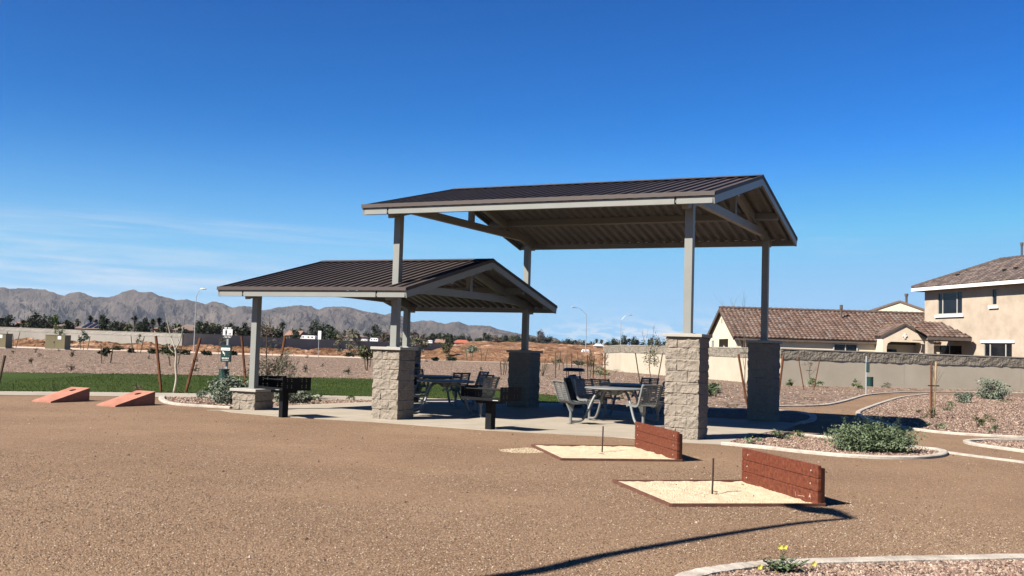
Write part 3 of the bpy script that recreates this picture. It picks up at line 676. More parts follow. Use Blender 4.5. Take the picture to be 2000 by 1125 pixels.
for (y, z, l, an) in ((-.62, .085, .06, 1.2), (-.60, .085, .05, 2.0), (-.50, .06, .05, .1), (-.44, .055, .10, -.1), (-.36, .06, .05, 1.4)):
    sc.box((-.0205, y*hy/.75*1.0, z), (.0015, l, .010), Y=(0, math.cos(an), math.sin(an)))
sc.build('scuff_mark', M['scuff'], pb)
pit(G(1040, 872.5), G(1096, 900.8), G(1329, 900.8), G(1243, 874), G(1176, 883.5), 'horseshoe pit farther from the camera, beside the edge of the concrete pad', '', '')
# ================================================================== CORNHOLE BOARDS
def make_cornhole():
    t = empty('cornhole_board', (0, 0, 0), 0, '', 'cornhole board', 'red concrete cornhole boards')
    L_, W_, h0, h1 = 1.17, .56, .03, .31; mb = MB(); n = 28
    def top(x): return h0+(h1-h0)*(x+L_/2)/L_
    # top with a hole: ring of quads to the rectangle
    cx, r = .34, .076
    ring = [(cx+r*math.cos(2*math.pi*k/n), r*math.sin(2*math.pi*k/n)) for k in range(n)]
    def onrect(a):
        dx, dy = math.cos(a), math.sin(a); ts = []
        if abs(dx) > 1e-6: ts.append(((L_/2 if dx > 0 else -L_/2)-cx)/dx)
        if abs(dy) > 1e-6: ts.append((W_/2 if dy > 0 else -W_/2)/dy)
        q = min(x for x in ts if x > 0); return (cx+dx*q, dy*q)
    angs = sorted([2*math.pi*k/n for k in range(n)]+[math.atan2(y, x-cx) % (2*math.pi) for x in (-L_/2, L_/2) for y in (-W_/2, W_/2)])
    inn = [(cx+r*math.cos(a), r*math.sin(a)) for a in angs]; outr = [onrect(a) for a in angs]; k = len(angs)
    vs = [(x, y, top(x)) for x, y in inn]+[(x, y, top(x)) for x, y in outr]
    mb.add(vs, [(i, k+i, k+(i+1) % k, (i+1) % k) for i in range(k)])
    mb.add([(-L_/2, -W_/2, 0), (L_/2, -W_/2, 0), (L_/2, -W_/2, h1), (-L_/2, -W_/2, h0), (-L_/2, W_/2, 0), (L_/2, W_/2, 0), (L_/2, W_/2, h1), (-L_/2, W_/2, h0)],
           [(0, 1, 2, 3), (5, 4, 7, 6), (1, 5, 6, 2), (4, 0, 3, 7)])
    mb.build('board', M['redconc'], t)
    hb = MB(); k = len(inn)
    hb.add([(x, y, top(x)) for x, y in inn]+[(x, y, top(x)-.12) for x, y in inn], [((i+1) % k, k+(i+1) % k, k+i, i) for i in range(k)]+[tuple(k+i for i in range(k))])
    hb.build('hole', M['hole'], t)
    return t
ch = make_cornhole()
def place_corn(o, q0, q1, q2):       # low front-right corner, low left corner, high right bottom corner
    d = (q2-q0).normalized(); L_ = 1.17; W_ = .56; n_ = Vector((-d.y, d.x, 0))
    c = q0+d*L_/2+n_*W_/2; o.location = (c.x, c.y, 0); o.rotation_euler.z = math.atan2(d.y, d.x); 0
place_corn(ch, G(99, 787), G(64, 785), G(180, 783)); ch['label'] = 'red concrete cornhole board on the left, nearer the photo edge'
c2 = dup(ch, (0, 0, 0), 0, 'red concrete cornhole board on the right, nearer the curbed plant bed'); place_corn(c2, G(225, 795), G(189, 793), G(305, 791))
# ================================================================== DOG WASTE STATIONS
def station(loc, rz, sign, label):
    t = empty('dog_waste_station', loc, rz, label, 'dog waste station', 'green dog waste stations')
    MB().box((0, 0, .93 if sign else .82), (.05, .05, 1.86 if sign else 1.64)).build('post', M['steel'], t)
    bn = MB().tube([(0, -.16, .36), (0, -.16, .74)], .135, 20); bn.tube([(0, -.16, .74), (0, -.16, .765)], .142, 20); bn.build('waste_bin', M['signgreen'], t)
    dp = MB().box((0, -.07, 1.17), (.26, .10, .44)).build('bag_dispenser', M['signgreen'], t)
    MB().box((0, -.1215, 1.285), (.25, .003, .07)).build('dispenser_strip', M['white'], dp)
    tx = MB()
    for k in range(9): tx.box((-.10+k*.025, -.1235, 1.285), (.014, .002, .022))
    tx.build('strip_lettering', M['signgreen'], dp)
    im = MB()
    im.box((-.055, -.1215, 1.19), (.035, .003, .06), X=(1, 0, .5), Y=(0, 1, 0)); im.box((-.02, -.1215, 1.15), (.012, .003, .07)); im.box((-.075, -.1215, 1.215), (.02, .003, .02))
    for k in range(5): im.box((-.08+k*.04, -.1215, 1.045), (.022, .003, .035))
    for k in range(8): im.box((-.077+k*.022, -.1215, .995), (.014, .003, .014))
    im.build('dispenser_print', M['white'], dp)
    if sign:
        sg = MB().box((0, -.03, 1.72), (.27, .006, .31)).build('sign_panel', M['signblack'], t)
        MB().box((0, -.0345, 1.73), (.262, .003, .16)).build('sign_field', M['white'], sg)
        fg = MB()
        for dx in (-.055, -.025):
            fg.box((dx, -.0375, 1.735), (.024, .003, .07)); fg.tube([(dx, -.036, 1.785), (dx, -.039, 1.785)], .013, 10); fg.box((dx-.006, -.0375, 1.685), (.009, .003, .05)); fg.box((dx+.006, -.0375, 1.685), (.009, .003, .05))
        fg.box((.055, -.0375, 1.69), (.055, .003, .020)); fg.box((.090, -.0375, 1.707), (.022, .003, .018)); fg.box((.034, -.0375, 1.672), (.008, .003, .024)); fg.box((.074, -.0375, 1.672), (.008, .003, .024)); fg.box((.022, -.0375, 1.705), (.018, .003, .008), X=(1, 0, -1), Y=(0, 1, 0))
        fg.build('sign_pictogram', M['signblack'], sg)
        lt = MB()
        for k in range(8):
            if k != 3: lt.box((-.085+k*.024, -.0345, 1.842), (.017, .003, .036))
        for r in range(2):
            for k in range(12):
                if (k*7+r*3) % 5: lt.box((-.1+k*.018, -.0345, 1.622-r*.03), (.013, .003, .014))
        lt.build('sign_lettering', M['white'], sg)
    return t
a = G(440, 777); station((a.x, a.y, 0), math.radians(-8), True, 'dark green dog waste station with a black and white pictogram sign, behind the leafy bush')
a = G(1689, 771); station((a.x+.05, a.y, 0), math.radians(62), False, 'dark green dog waste station on a steel post by the path and tan wall')
# ================================================================== UTILITY CABINETS
def cabinet(xl, xr, yb, yt, label, lbl=True):
    a = G((xl+xr)/2, yb); sc_ = F/a.y; Wd = (xr-xl)/sc_; H = (yb-yt)/sc_
    t = empty('utility_cabinet', (a.x, a.y+.7, 0), 0, label, 'utility cabinet', 'tan green utility cabinets on the slope')
    o = MB().box((0, 0, H/2-.02), (Wd, 1.4, H-.04)); o.box((0, 0, H-.03), (Wd+.04, 1.44, .05)); bo = o.build('housing', M['cabinet'], t)
    MB().box((0, 0, .04), (Wd+.25, 1.7, .10)).build('base_slab', M['curb'], t)
    if lbl:
        MB().box((Wd*.22, -.703, H-.28), (.34, .004, .32)).build('notice', M['white'], bo)
        MB().box((-.08, -.704, H*.50), (.08, .02, .16)).build('latch', M['signblack'], bo)
    MB().bar((-Wd*.0, -.702, .05), (-Wd*.0, -.702, H-.06), .008, .012, up=(1, 0, 0)).build('door_seam', M['eavewood'], bo)
cabinet(87.5, 125.5, 683, 654, 'olive tan utility cabinet with a white notice, standing alone on the slope edge')
cabinet(-26, 10, 680, 651, 'olive tan utility cabinet cut off by the left edge of the photo')
# ================================================================== STREET LAMPS
def lamp(base, H, arm, label, r=.06, cobra=1):
    t = empty('street_lamp', base, 0, label, 'street lamp', 'tall pale street lamps beyond the park')
    MB().tube([(0, 0, 0), (0, 0, H)], [r, r*.6], 8).build('pole', M['steel'], t)
    s = 1 if arm > 0 else -1
    MB().tube(cr([(0, 0, H-.1), (s*.4*abs(arm), 0, H+.45), (s*.7*abs(arm), 0, H+.72), (arm, 0, H+.8)], 5), r*.5, 6).build('arm', M['steel'], t)
    MB().tube([(arm-.1*s, 0, H+.8), (arm+.1*s, 0, H+.79), (arm+.42*s, 0, H+.77), (arm+.5*s, 0, H+.76)], [.04, .08, .08, .04], 8).build('luminaire', M['steel'], t)
a = G(384, 688); a = Vector((a.x*1.0, a.y, 0)); Yl = 112
for (xb, yt, Yl, arm, lab) in ((383.5, 578, 112, .55, 'street lamp with a short bent arm, left of the lower shelter before the mountains'),
                       (1146, 604, 125, -1.4, 'slim street lamp left of the cream wall end, its arm pointing left'),
                       (1213, 624, 170, 1.3, 'thin distant street lamp behind the cream wall, its arm pointing right')):
    p = D(xb, yt, Yl); lamp((p.x, Yl, 0), p.z-(.6 if arm < 0 else .0), arm, lab)
# added unseen caster left of the camera, shaped to throw the long thin shadow
k = 1/math.tan(SUN_EL); dv = Vector((math.cos(SUN_AZ)*k, math.sin(SUN_AZ)*k, 0))
def lift(x, y, z): g = G(x, y); return Vector((g.x-dv.x*z, g.y-dv.y*z, z))
t = empty('street_lamp', (-6.55, 2.6, 0), 0, 'unseen curved pole added left of the view, shaped to throw the long ground shadow', 'street lamp')
o0 = Vector((-6.55, 2.6, 0))
pts = cr([Vector((-6.55, 2.6, 0)), Vector((-6.55, 2.6, 2.5)), Vector((-6.5, 2.65, 4.4)), lift(985, 1125, 5.3), lift(1180, 1085, 5.55), lift(1400, 1046, 5.7), lift(1560, 1022, 5.8), lift(1662, 1012.5, 5.85)], 6)
MB().tube([p-o0 for p in pts], [.085]*(len(pts)-20)+[.075-.0018*i for i in range(20)], 8).build('pole', M['steel'], t)
A_, B2, C2 = lift(1662, 1012.5, 5.85), lift(1640, 1000, 5.8), lift(1555, 990, 5.75)
hd = MB().tube([A_-o0, lift(1625, 1001, 5.83)-o0], [.05, .10], 8); hd.tube([lift(1632, 1003, 5.8)-o0, lift(1600, 996.5, 5.78)-o0, lift(1535, 987.5, 5.75)-o0], [.10, .17, .05], 8)
hd.build('luminaire', M['steel'], t)  # added head, shaped only for the hooked end of that shadow
# blank sign on a thin post beyond the slope
p0 = D(621.5, 699, 104); t = empty('blank_sign', (p0.x, 104, 0), 0, 'small blank white sign on a thin post at the top of the gravel slope', 'sign')
zt = D(623, 646, 104).z; zb = D(623, 663, 104).z
MB().tube([(0, 0, 0), (0, 0, zb+.1)], .035, 6).build('post', M['steel'], t); MB().box((.05, -.03, (zt+zb)/2), (.32, .02, zt-zb)).build('panel', M['white'], t)
# ================================================================== PLANTS
def leaves(mb, centre, rad, n, size, rnd, clump=None, asp=.45, shell=.35, flat=0., low=-1., mi=None):
    """leaf sized blades spread in clumps through an ellipsoid"""
    cx, cy, cz = centre; rx, ry, rz = rad; cl = []
    k = clump or max(4, n//40)
    while len(cl) < k:
        p = Vector((rnd.uniform(-1, 1), rnd.uniform(-1, 1), rnd.uniform(low, 1)))
        if not shell < p.length < 1.0: continue
        cl.append((p, rnd.uniform(.14, .34)))
    for _ in range(n):
        p, s_ = cl[rnd.randrange(k)]
        q = p+Vector((rnd.gauss(0, s_), rnd.gauss(0, s_), rnd.gauss(0, s_*.8)))*.62
        c = Vector((cx+q.x*rx, cy+q.y*ry, cz+q.z*rz))
        d = Vector((rnd.gauss(0, 1), rnd.gauss(0, 1), rnd.gauss(.25, .7-flat*.5))).normalized()
        e = d.cross(Vector((rnd.gauss(0, 1), rnd.gauss(0, 1), rnd.gauss(0, 1)))).normalized()
        L_ = size*rnd.uniform(.6, 1.35); W_ = L_*asp
        mb.add([c, c+d*L_*.5+e*W_*.5, c+d*L_, c+d*L_*.5-e*W_*.5], [(0, 1, 2, 3)], 0 if mi is None else rnd.choice(mi))
def shrub(name, label, loc, w_, d_, h_, n, size, ma, seed, group=None, cat='shrub', stemsm='bark', asp=.45, spikes=0, flowers=0, fm='yellow', low=-.5):
    rnd = random.Random(seed); t = empty(name, loc, 0, label, cat, group)
    mb = MB(); leaves(mb, (0, 0, h_*.46), (w_/2, d_/2, h_*.52), n, size, rnd, asp=asp, shell=.2, low=-.9)
    for k in range(spikes):
        a = rnd.random()*6.28; r = rnd.random()**.5; x, y = math.cos(a)*r*w_*.42, math.sin(a)*r*d_*.42; L_ = h_*rnd.uniform(.3, .62); z0 = h_*.85
        for j in range(14):
            f_ = j/13; c = Vector((x+.05*f_*math.cos(a), y, z0+L_*f_)); b = rnd.random()*6.28; dd = Vector((math.cos(b), math.sin(b), .25-.5*f_)).normalized(); e = dd.cross(Vector((0, 0, 1))).normalized()
            s2 = size*1.25*(1-.45*f_); mb.add([c, c+dd*s2*.5+e*s2*.3, c+dd*s2, c+dd*s2*.5-e*s2*.3], [(0, 1, 2, 3)])
    mb.build('foliage', M[ma], t)
    sb = MB()
    for k in range(7):
        a = rnd.random()*6.28; r = rnd.uniform(.2, .8)
        sb.tube([(0, 0, 0), (math.cos(a)*w_*.2*r, math.sin(a)*d_*.2*r, h_*.4), (math.cos(a)*w_*.42*r, math.sin(a)*d_*.42*r, h_*.85)], [.012*h_/.5, .008*h_/.5, .003], 5)
    sb.build('stems', M[stemsm], t)
    for k in range(flowers):
        a = rnd.random()*6.28; r = rnd.random()**.5*.5; c = Vector((math.cos(a)*w_*r, math.sin(a)*d_*r, h_*rnd.uniform(.55, 1.05))); fb = MB()
        for j in range(5):
            b = j*1.257; fb.add([c, c+Vector((math.cos(b-.4)*.012, math.sin(b-.4)*.012, .010)), c+Vector((math.cos(b)*.022, math.sin(b)*.022, .007)), c+Vector((math.cos(b+.4)*.012, math.sin(b+.4)*.012, .010))], [(0, 1, 2, 3)])
        fb.build('flower', M[fm], t)
    return t
def branches(mb, base, top, r, rnd, depth, spread=.5, nb=3, curve=.1, ratio=.62):
    b = Vector(base); e = Vector(top); m_ = (b+e)/2+Vector((rnd.gauss(0, curve), rnd.gauss(0, curve), 0))*(e-b).length
    mb.tube([b, m_, e], [r, r*.8, r*.55], 6 if r > .01 else 4, cap=False)
    tips = [e]
    if depth > 0:
        for k in range(nb):
            f_ = rnd.uniform(.45, 1.); s_ = b.lerp(e, f_) if f_ < .5 else m_.lerp(e, (f_-.5)*2)
            d = (e-b).normalized(); dd = (d+Vector((rnd.gauss(0, spread), rnd.gauss(0, spread), abs(rnd.gauss(.1, spread*.5))))).normalized()
            tips += branches(mb, s_, s_+dd*(e-b).length*ratio*rnd.uniform(.7, 1.2), r*.5, rnd, depth-1, spread, nb, curve, ratio)
    return tips
def stakes(t, lst, ma, r=.032):
    for a, b in lst: MB().tube([a, b], r, 7).build('stake', M[ma], t)
def staked_tree(label, base, H, seed, stakesp=None, stake_ma='stake', bark='greybark', nleaf=0, leafm='lf_olive', lsize=.06, crown=(.4, .4, .4), czf=.75, depth=2, tieh=None, r=.018, group='young staked trees', cat='young tree', spread=.45, sr=.032, nb=3):
    rnd = random.Random(seed); t = empty('young_tree', base, 0, label, cat, group)
    mb = MB(); tips = branches(mb, (0, 0, 0), (rnd.gauss(0, .03)*H, 0, H*.62), r, rnd, depth, spread, nb, .04, .55)
    mb.build('trunk', M[bark], t)
    if nleaf:
        lb = MB(); leaves(lb, (0, 0, H*czf), crown, nleaf, lsize, rnd, shell=.1)
        lb.build('crown', M[leafm], t)
    if stakesp:
        stakes(t, stakesp, stake_ma, sr)
        if tieh:
            MB().box((0, 0, tieh), (stakesp[1][1][0]*.8 if False else .30, .02, .03)).build('tree_tie', M['tie'], t)
    return t
def stk(base, pts, Yv=None):     # stakes given as photo points (top, foot); foot on the ground
    out_ = []
    for (tx, ty, bx, by) in pts:
        f_ = G(bx, by); tp = D(tx, ty, f_.y-.0)
        out_.append((Vector((f_.x-base.x, f_.y-base.y, -.02)), Vector((tp.x-base.x, f_.y-base.y, tp.z))))
    return out_
# --- pale bare tree with two stakes on the left
b = G(339.5, 768); rnd = random.Random(3)
t = empty('young_tree', b, 0, 'pale bare young tree forking above a black tie, between two brown stakes', 'young tree', 'young staked trees')
q = lambda x, y, dy=0: D(x, y, b.y+dy)-b
mb = MB(); mb.tube(cr([Vector((0, 0, 0)), q(344.5, 740), q(343, 715), q(344, 693), q(342, 680)], 4), [.034]*9+[.028]*8, 7)
for pts_, r in (([q(342, 682), q(335, 660, .1), q(328, 636, .15), q(323, 612, .2)], .022), ([q(343, 682), q(352, 664, -.1), q(357, 640, -.1), q(360, 612, -.15)], .022), ([q(342, 690), q(332, 682, .1), q(326, 668, .2), q(322, 652, .3)], .011), ([q(350, 668), q(343, 648), q(338, 628, .2)], .008), ([q(335, 660), q(330, 650, -.2), q(331, 632, -.2)], .007)):
    tt = cr(pts_, 4); mb.tube(tt, [r*(1-.85*i/(len(tt)-1)) for i in range(len(tt))], 6)
    for i in range(4, len(tt)-1, 2):
        mb.tube([tt[i], tt[i]+Vector((rnd.gauss(0, .10), rnd.gauss(0, .08), rnd.uniform(.12, .3)))], [r*.25, .002], 4)
mb.build('trunk', M['whitebark'], t, True)
stakes(t, stk(b, [(304.5, 656, 315, 766.5), (391.5, 660, 362.5, 767)]), 'stake', .040)
c_ = q(343, 683); MB().box(c_, (.24, .05, .035)).build('tree_tie', M['tie'], t)
# --- stake of a tree outside the left edge
b = G(-12, 770)
t = empty('young_tree', b, 0, 'leaning dark stake of a young tree just outside the left edge', 'young tree', 'young staked trees')
stakes(t, stk(b, [(9.5, 694, -8, 772)]), 'stakegrey', .035); mb = MB(); branches(mb, (-.5, 0, 0), (-.5, 0, 1.6), .02, random.Random(8), 1); mb.build('trunk', M['greybark'], t)
# --- feathery tree behind the short pillar
b = G(521, 778); rnd = random.Random(21)
t = empty('young_tree', b, 0, 'olive feathery young tree with brown stakes, right behind the short pillar post', 'young tree', 'young staked trees')
mb = MB(); q = lambda x, y, dy=0: D(x, y, b.y+dy)-b
mb.tube([Vector((0, 0, 0)), q(521, 735), q(520, 700), q(521, 665), q(522, 640)], [.03, .026, .02, .014, .006], 6)
for k in range(26):
    z = rnd.uniform(.5, 2.0); a = rnd.random()*6.28; l = (2.3-z)*.42; mb.tube([(0, 0, z), (math.cos(a)*l*.6, math.sin(a)*l*.6, z+.2), (math.cos(a)*l, math.sin(a)*l, z+.22)], [.008, .005, .002], 4)
mb.build('trunk', M['bark'], t)
lb = MB(); leaves(lb, (.12, 0, .62), (.62, .5, .50), 2600, .085, rnd, clump=60, asp=.22, shell=.1); leaves(lb, (0, 0, 1.75), (.34, .3, .5), 260, .05, rnd, clump=40, asp=.3, shell=.1); leaves(lb, (.45, .1, .95), (.35, .3, .35), 500, .08, rnd, clump=20, asp=.22)
lb.build('crown', M['lf_feather'], t)
stakes(t, stk(b, [(472, 657, 482, 770), (557, 656, 536, 771)]), 'stake', .036)
MB().box(q(526, 667.5), (.14, .04, .03)).build('tree_tie', M['tie'], t)
# --- shrubs of the left bed
a = G(452, 789); shrub('leafy_shrub', 'sage green leafy bush at the left side of the short block pillar', a, 1.15, .9, .62, 2600, .085, 'lf_sage', 4, 'shrubs beside the picnic pad', asp=.38, spikes=10)
a = G(399, 778); shrub('leafy_shrub', 'small sage bush between the bare pale tree and the bigger leafy bush', a, .34, .3, .20, 420, .06, 'lf_sage', 5, 'shrubs beside the picnic pad')
a = G(570, 788); shrub('leafy_shrub', 'low grey green bush behind the left grill post', a, .95, .6, .36, 1300, .08, 'lf_sage', 6, 'shrubs beside the picnic pad')
a = G(625, 784.5); shrub('leafy_shrub', 'tiny green sprig right of the left grill, in the rock strip', a, .35, .3, .16, 160, .05, 'lf_bright', 7, 'shrubs beside the picnic pad')
a = G(682, 782); shrub('leafy_shrub', 'tiny bright plant in front of the sidewalk, left of the middle pillar', a, .32, .3, .17, 150, .05, 'lf_bright', 8, 'shrubs beside the picnic pad')
a = G(105, 765); shrub('grass_tuft', 'thin yellow green sprig behind the left cornhole board', a, .30, .25, .24, 120, .07, 'lf_bright', 9, 'sprigs on the lawn edge', 'plant', asp=.15)
a = G(268, 767); shrub('grass_tuft', 'dry straw tuft behind the right cornhole board', a, .30, .25, .22, 220, .10, 'lf_dry', 10, 'sprigs on the lawn edge', 'plant', asp=.10)
# --- big shrub and companions
a = G(1706, 882); R0 = a
big = shrub('green_shrub', 'big spreading green shrub in the curbed island, with taller sprouts on top', a, 1.42, .80, .46, 9500, .050, 'lf_green', 12, None, spikes=26, asp=.42)
for (x, y, w_, h_, n, ma, fl, lab, s_) in (
    (1471, 868, .30, .13, 260, 'lf_green', 4, 'low plant with pale yellow blooms at the left tip of the curbed island', 13),
    (1527, 858, .34, .17, 320, 'lf_green', 2, 'small upright plant between the left bloom plant and the big shrub', 14),
    (1556, 855, .42, .13, 260, 'lf_bright', 1, 'low spreading green plant just left of the big green shrub', 15),
    (1546, 755, .55, .40, 220, 'lf_bright', 0, 'yellow green weed at the foot of a staked sapling near the tan wall', 16),
    (1591, 756, .75, .45, 320, 'lf_bright', 0, 'bright green weed between two pale stakes by the tan wall', 17),
    (1676, 759, .65, .50, 180, 'lf_bright', 0, 'bright weed left of the dog waste station at the wall', 18),
    (1730, 757, .85, .30, 240, 'lf_olive', 0, 'low dark weed right of the dog waste station at the wall', 19),
    (1577, 781, .42, .12, 120, 'lf_olive', 0, 'small low weed in the gravel bed below the pale stakes', 20),
    (1880, 787, .62, .48, 900, 'lf_sage', 0, 'small round grey green bush in the right bed', 21),
    (1938, 780, 1.35, .82, 2600, 'lf_sage', 0, 'larger grey green bush in the right bed, near the photo edge', 22),
    (1968, 787, .62, .18, 220, 'lf_olive', 0, 'low olive plant at the foot of the larger grey green bush', 23),
    (1845, 803, .55, .30, 160, 'lf_green', 2, 'sprawling dark plant right of the brown stake', 24),
    (1808, 817, .50, .28, 170, 'lf_olive', 1, 'sprawling dark plant left of the brown stake', 25),
    (1829, 838, .34, .22, 120, 'lf_green', 0, 'small dark plant below the brown stake', 26),
    (1911, 836, .42, .26, 170, 'lf_olive', 2, 'scruffy plant with a few yellow blooms, right half of the right bed', 27),
    (1933, 824, .40, .20, 220, 'lf_green', 0, 'small green plant above the scruffy plant in the right bed', 28),
    (1943, 846, .30, .19, 200, 'lf_green', 0, 'small round green plant near the lower curb of the right bed', 29),
    (1388, 775, .60, .52, 800, 'lf_green', 0, 'dense green bush right behind the right front block pillar', 30),
    (1500, 803, .7, .16, 130, 'lf_olive', 0, 'straggly dark plant on the shaded curb right of the right rear pillar', 31),
    (1425, 797, .5, .14, 110, 'lf_olive', 0, 'straggly low plant on the curb between the two right pillars', 32),
    (1196, 787, .4, .22, 160, 'lf_dry', 0, 'dry brown tuft seen under the right picnic table', 33),
    (1216, 779, .6, .26, 200, 'lf_bright', 0, 'yellow green plant seen through the legs of the right table', 34),
    (1275, 722, 1.6, .9, 420, 'lf_dry', 0, 'dry pale bush at the foot of the cream wall', 35),
    (1200, 729, 1.4, .35, 260, 'lf_dry', 0, 'dry scrub patch near the end of the cream wall', 36),
    (1060, 735, 1.8, 1.05, 900, 'lf_dry', 0, 'tall dry grass clump right of the rear middle pillar', 37),
    (1150, 716, 1.8, .8, 900, 'lf_olive', 0, 'olive bush left of the cream wall end', 38),
    (1172, 733, 1.3, .55, 500, 'lf_bright', 0, 'yellow green bush above the shaded seat of the rear table', 39)):
    a = G(x, y); shrub('low_plant' if h_ < .35 else 'leafy_shrub', lab, a, w_, w_*.8, h_, n, min(.10, max(.035, h_*.22)), ma, s_, 'small plants in the gravel beds', 'plant' if h_ < .35 else 'shrub', flowers=fl, asp=.4 if ma != 'lf_dry' else .12)
# foreground flowering plant
b = G(1531, 1119); rnd = random.Random(40)
t = empty('flowering_plant', b, 0, 'green plant with yellow flowers rising over the foreground curb', 'plant')
st = MB(); lb = MB(); q = lambda x, y, dy=0: D(x, y, b.y+dy)-b
def stem(pts, nl, sz):
    tt = cr(pts, 5); st.tube(tt, .0022, 5)
    for i in range(nl):
        c = tt[int((i+.5)/nl*(len(tt)-1))]; a = rnd.random()*6.28; d = Vector((math.cos(a), math.sin(a), rnd.uniform(-.2, .7))).normalized(); e = d.cross(Vector((rnd.gauss(0,.4), rnd.gauss(0,.4), 1))).normalized(); s2 = sz*rnd.uniform(.7, 1.2)
        lb.add([c, c+d*s2*.35+e*s2*.24, c+d*s2*.75+e*s2*.14, c+d*s2, c+d*s2*.75-e*s2*.14, c+d*s2*.35-e*s2*.24], [(0, 1, 2, 3, 4, 5)])
stem([Vector((0, 0, 0)), q(1533, 1102), q(1529, 1088), q(1531, 1070)], 18, .034)
stem([q(1531, 1085), q(1527, 1078), q(1524, 1070)], 3, .016)
for k in range(34):
    a = rnd.random()*6.28; l = rnd.uniform(.05, .23); stem([Vector((0, 0, 0)), Vector((math.cos(a)*l*.5, math.sin(a)*l*.4, rnd.uniform(.03, .07))), Vector((math.cos(a)*l, math.sin(a)*l*.7, rnd.uniform(.03, .11)))], 14, .036)
stem([q(1560, 1125), q(1578, 1114), q(1592, 1103)], 14, .018); stem([q(1530, 1122), q(1505, 1112), q(1488, 1110)], 10, .026); stem([q(1533, 1118), q(1548, 1110), q(1554, 1104)], 8, .02)
st.build('stems', M['lf_olive'], t); lb.build('foliage', M['lf_green'], t)
for (x, y) in ((1524, 1068), (1533, 1068), (1514, 1120), (1518, 1122), (1499, 1124), (1484, 1107), (1590, 1101)):
    c = q(x, y, -.03); fb = MB()
    for j in range(10):
        a = j*1.257+.3; v = j//5; rr = .019 if v == 0 else .012
        n1 = Vector((math.cos(a), -.35, math.sin(a))).normalized(); s1 = Vector((-math.sin(a), 0, math.cos(a)))
        fb.add([c, c+n1*rr*.6+s1*rr*.5, c+n1*rr*1.05+s1*rr*.25, c+n1*rr*1.05-s1*rr*.25, c+n1*rr*.6-s1*rr*.5], [(0, 1, 2, 3, 4)])
    fb.build('flower', M['yellow'], t)
# --- staked saplings: (foot px, top y, stakes, leaves...)
def sap(x, y, ytop, label, seed, sk=None, ma='stake', nleaf=0, leafm='lf_olive', crown=None, czf=.75, depth=2, bark='greybark', spread=.45, ls=.12, tie=True, r=None, nb=3, sr=.03):
    b = G(x, y); sc_ = F/b.y; H = (y-ytop)/sc_
    cr_ = crown and tuple(c/sc_ for c in crown)
    sp = stk(b, sk) if sk else None
    return staked_tree(label, b, H, seed, sp, ma, bark, nleaf, leafm, ls, cr_ or (.4, .4, .4), czf, depth, H*.5 if (tie and sk) else None, r or .012*H, spread=spread, sr=sr*max(1, b.y/80), nb=nb)
sap(1580, 757, 690, 'thin bare sapling between two brown stakes in front of the tan wall', 51, [(1559, 697, 1570.5, 762), (1602, 697, 1589, 762)], 'stake', 60, 'lf_brown', (12, 10, 9), .62, 2, ls=.07, nb=4, sr=.024)
sap(1823, 818, 690, 'bare twiggy sapling tied between a dark brown and a pale wooden stake', 52, [(1819, 709, 1819, 817), (1828.5, 706, 1823.5, 817)], 'stake', 0, depth=3, spread=.75, tie=True, r=.012)
[c for c in bpy.context.scene.objects if c.name.startswith('stake')][-1].data.materials[0] = M['pine']
sap(1273, 752, 650, 'thin leafy sapling between two dark stakes in front of the cream wall', 53, [(1241, 690, 1251, 757), (1294, 690, 1282, 757)], 'stakegrey', 560, 'lf_olive', (17, 14, 44), .52, 3, ls=.085, sr=.026, spread=.35)
sap(1453, 780, 600, 'bare branching sapling behind the right rear pillar, its stakes showing beside the pillar', 54, [(1442, 692, 1459, 790), (1530, 694, 1518, 790)], 'stake', 0, depth=3, spread=.5, nb=4, r=.02, sr=.036)
sap(202, 709, 674, 'small dark leafy sapling with two stakes on the gravel slope under the far wall', 55, [(197, 672, 199, 710), (221, 674, 216, 709)], 'stakegrey', 420, 'lf_dark', (12, 11, 8), .62, 2, ls=.16)
sap(330, 715, 672, 'young olive tree with two stakes behind the pale bare tree', 56, [(325, 672, 333, 715), (354, 676, 348, 712)], 'stakegrey', 560, 'lf_olive', (15, 13, 10), .72, 2, ls=.16)
sap(716, 725, 678, 'dark green young tree on the slope left of the middle pillar', 57, [(711, 690, 714, 722), (726, 690, 722, 718)], 'stakegrey', 900, 'lf_olive', (20, 18, 11), .74, 3, ls=.16, bark='bark', r=.05)
sap(163, 684, 640, 'silvery young tree between two stakes by the dirt mounds', 58, [(154, 654, 158, 682), (176, 657, 171, 683)], 'stakegrey', 500, 'lf_sage', (9, 9, 13), .58, 2, ls=.2)
sap(24, 681, 648, 'bare sapling between two stakes near the left edge, by the mounds', 59, [(14, 648, 18, 680), (39, 649, 31, 679)], 'stakegrey', 0, depth=2, r=.03)
sap(115, 679, 626, 'thin yellowish sapling behind the utility cabinet with the notice', 60, None, 'stake', 260, 'lf_bright', (11, 10, 15), .7, 2, ls=.2, tie=False)
sap(269, 690, 650, 'sparse sapling between two stakes left of the pale bare tree', 61, [(256, 656, 259, 690), (282, 657, 274, 690)], 'stakegrey', 120, 'lf_olive', (9, 9, 13), .65, 3, ls=.16)
sap(427, 692, 655, 'sparse sapling half hidden behind the dog waste station sign', 62, None, 'stake', 160, 'lf_olive', (14, 12, 14), .7, 2, ls=.16, tie=False)
sap(661, 695, 655, 'grey green young tree right of the blank white sign', 63, None, 'stake', 520, 'lf_feather', (10, 10, 19), .6, 2, ls=.2, tie=False)
sap(686, 696, 648, 'taller grey green tree behind the slope, left of the middle pillar', 64, None, 'stake', 800, 'lf_feather', (15, 13, 22), .62, 2, ls=.22, tie=False)
sap(821, 703, 655, 'grey green tree just right of the thin rear post of the lower shelter', 65, None, 'stake', 800, 'lf_feather', (16, 14, 20), .6, 2, ls=.22, tie=False)
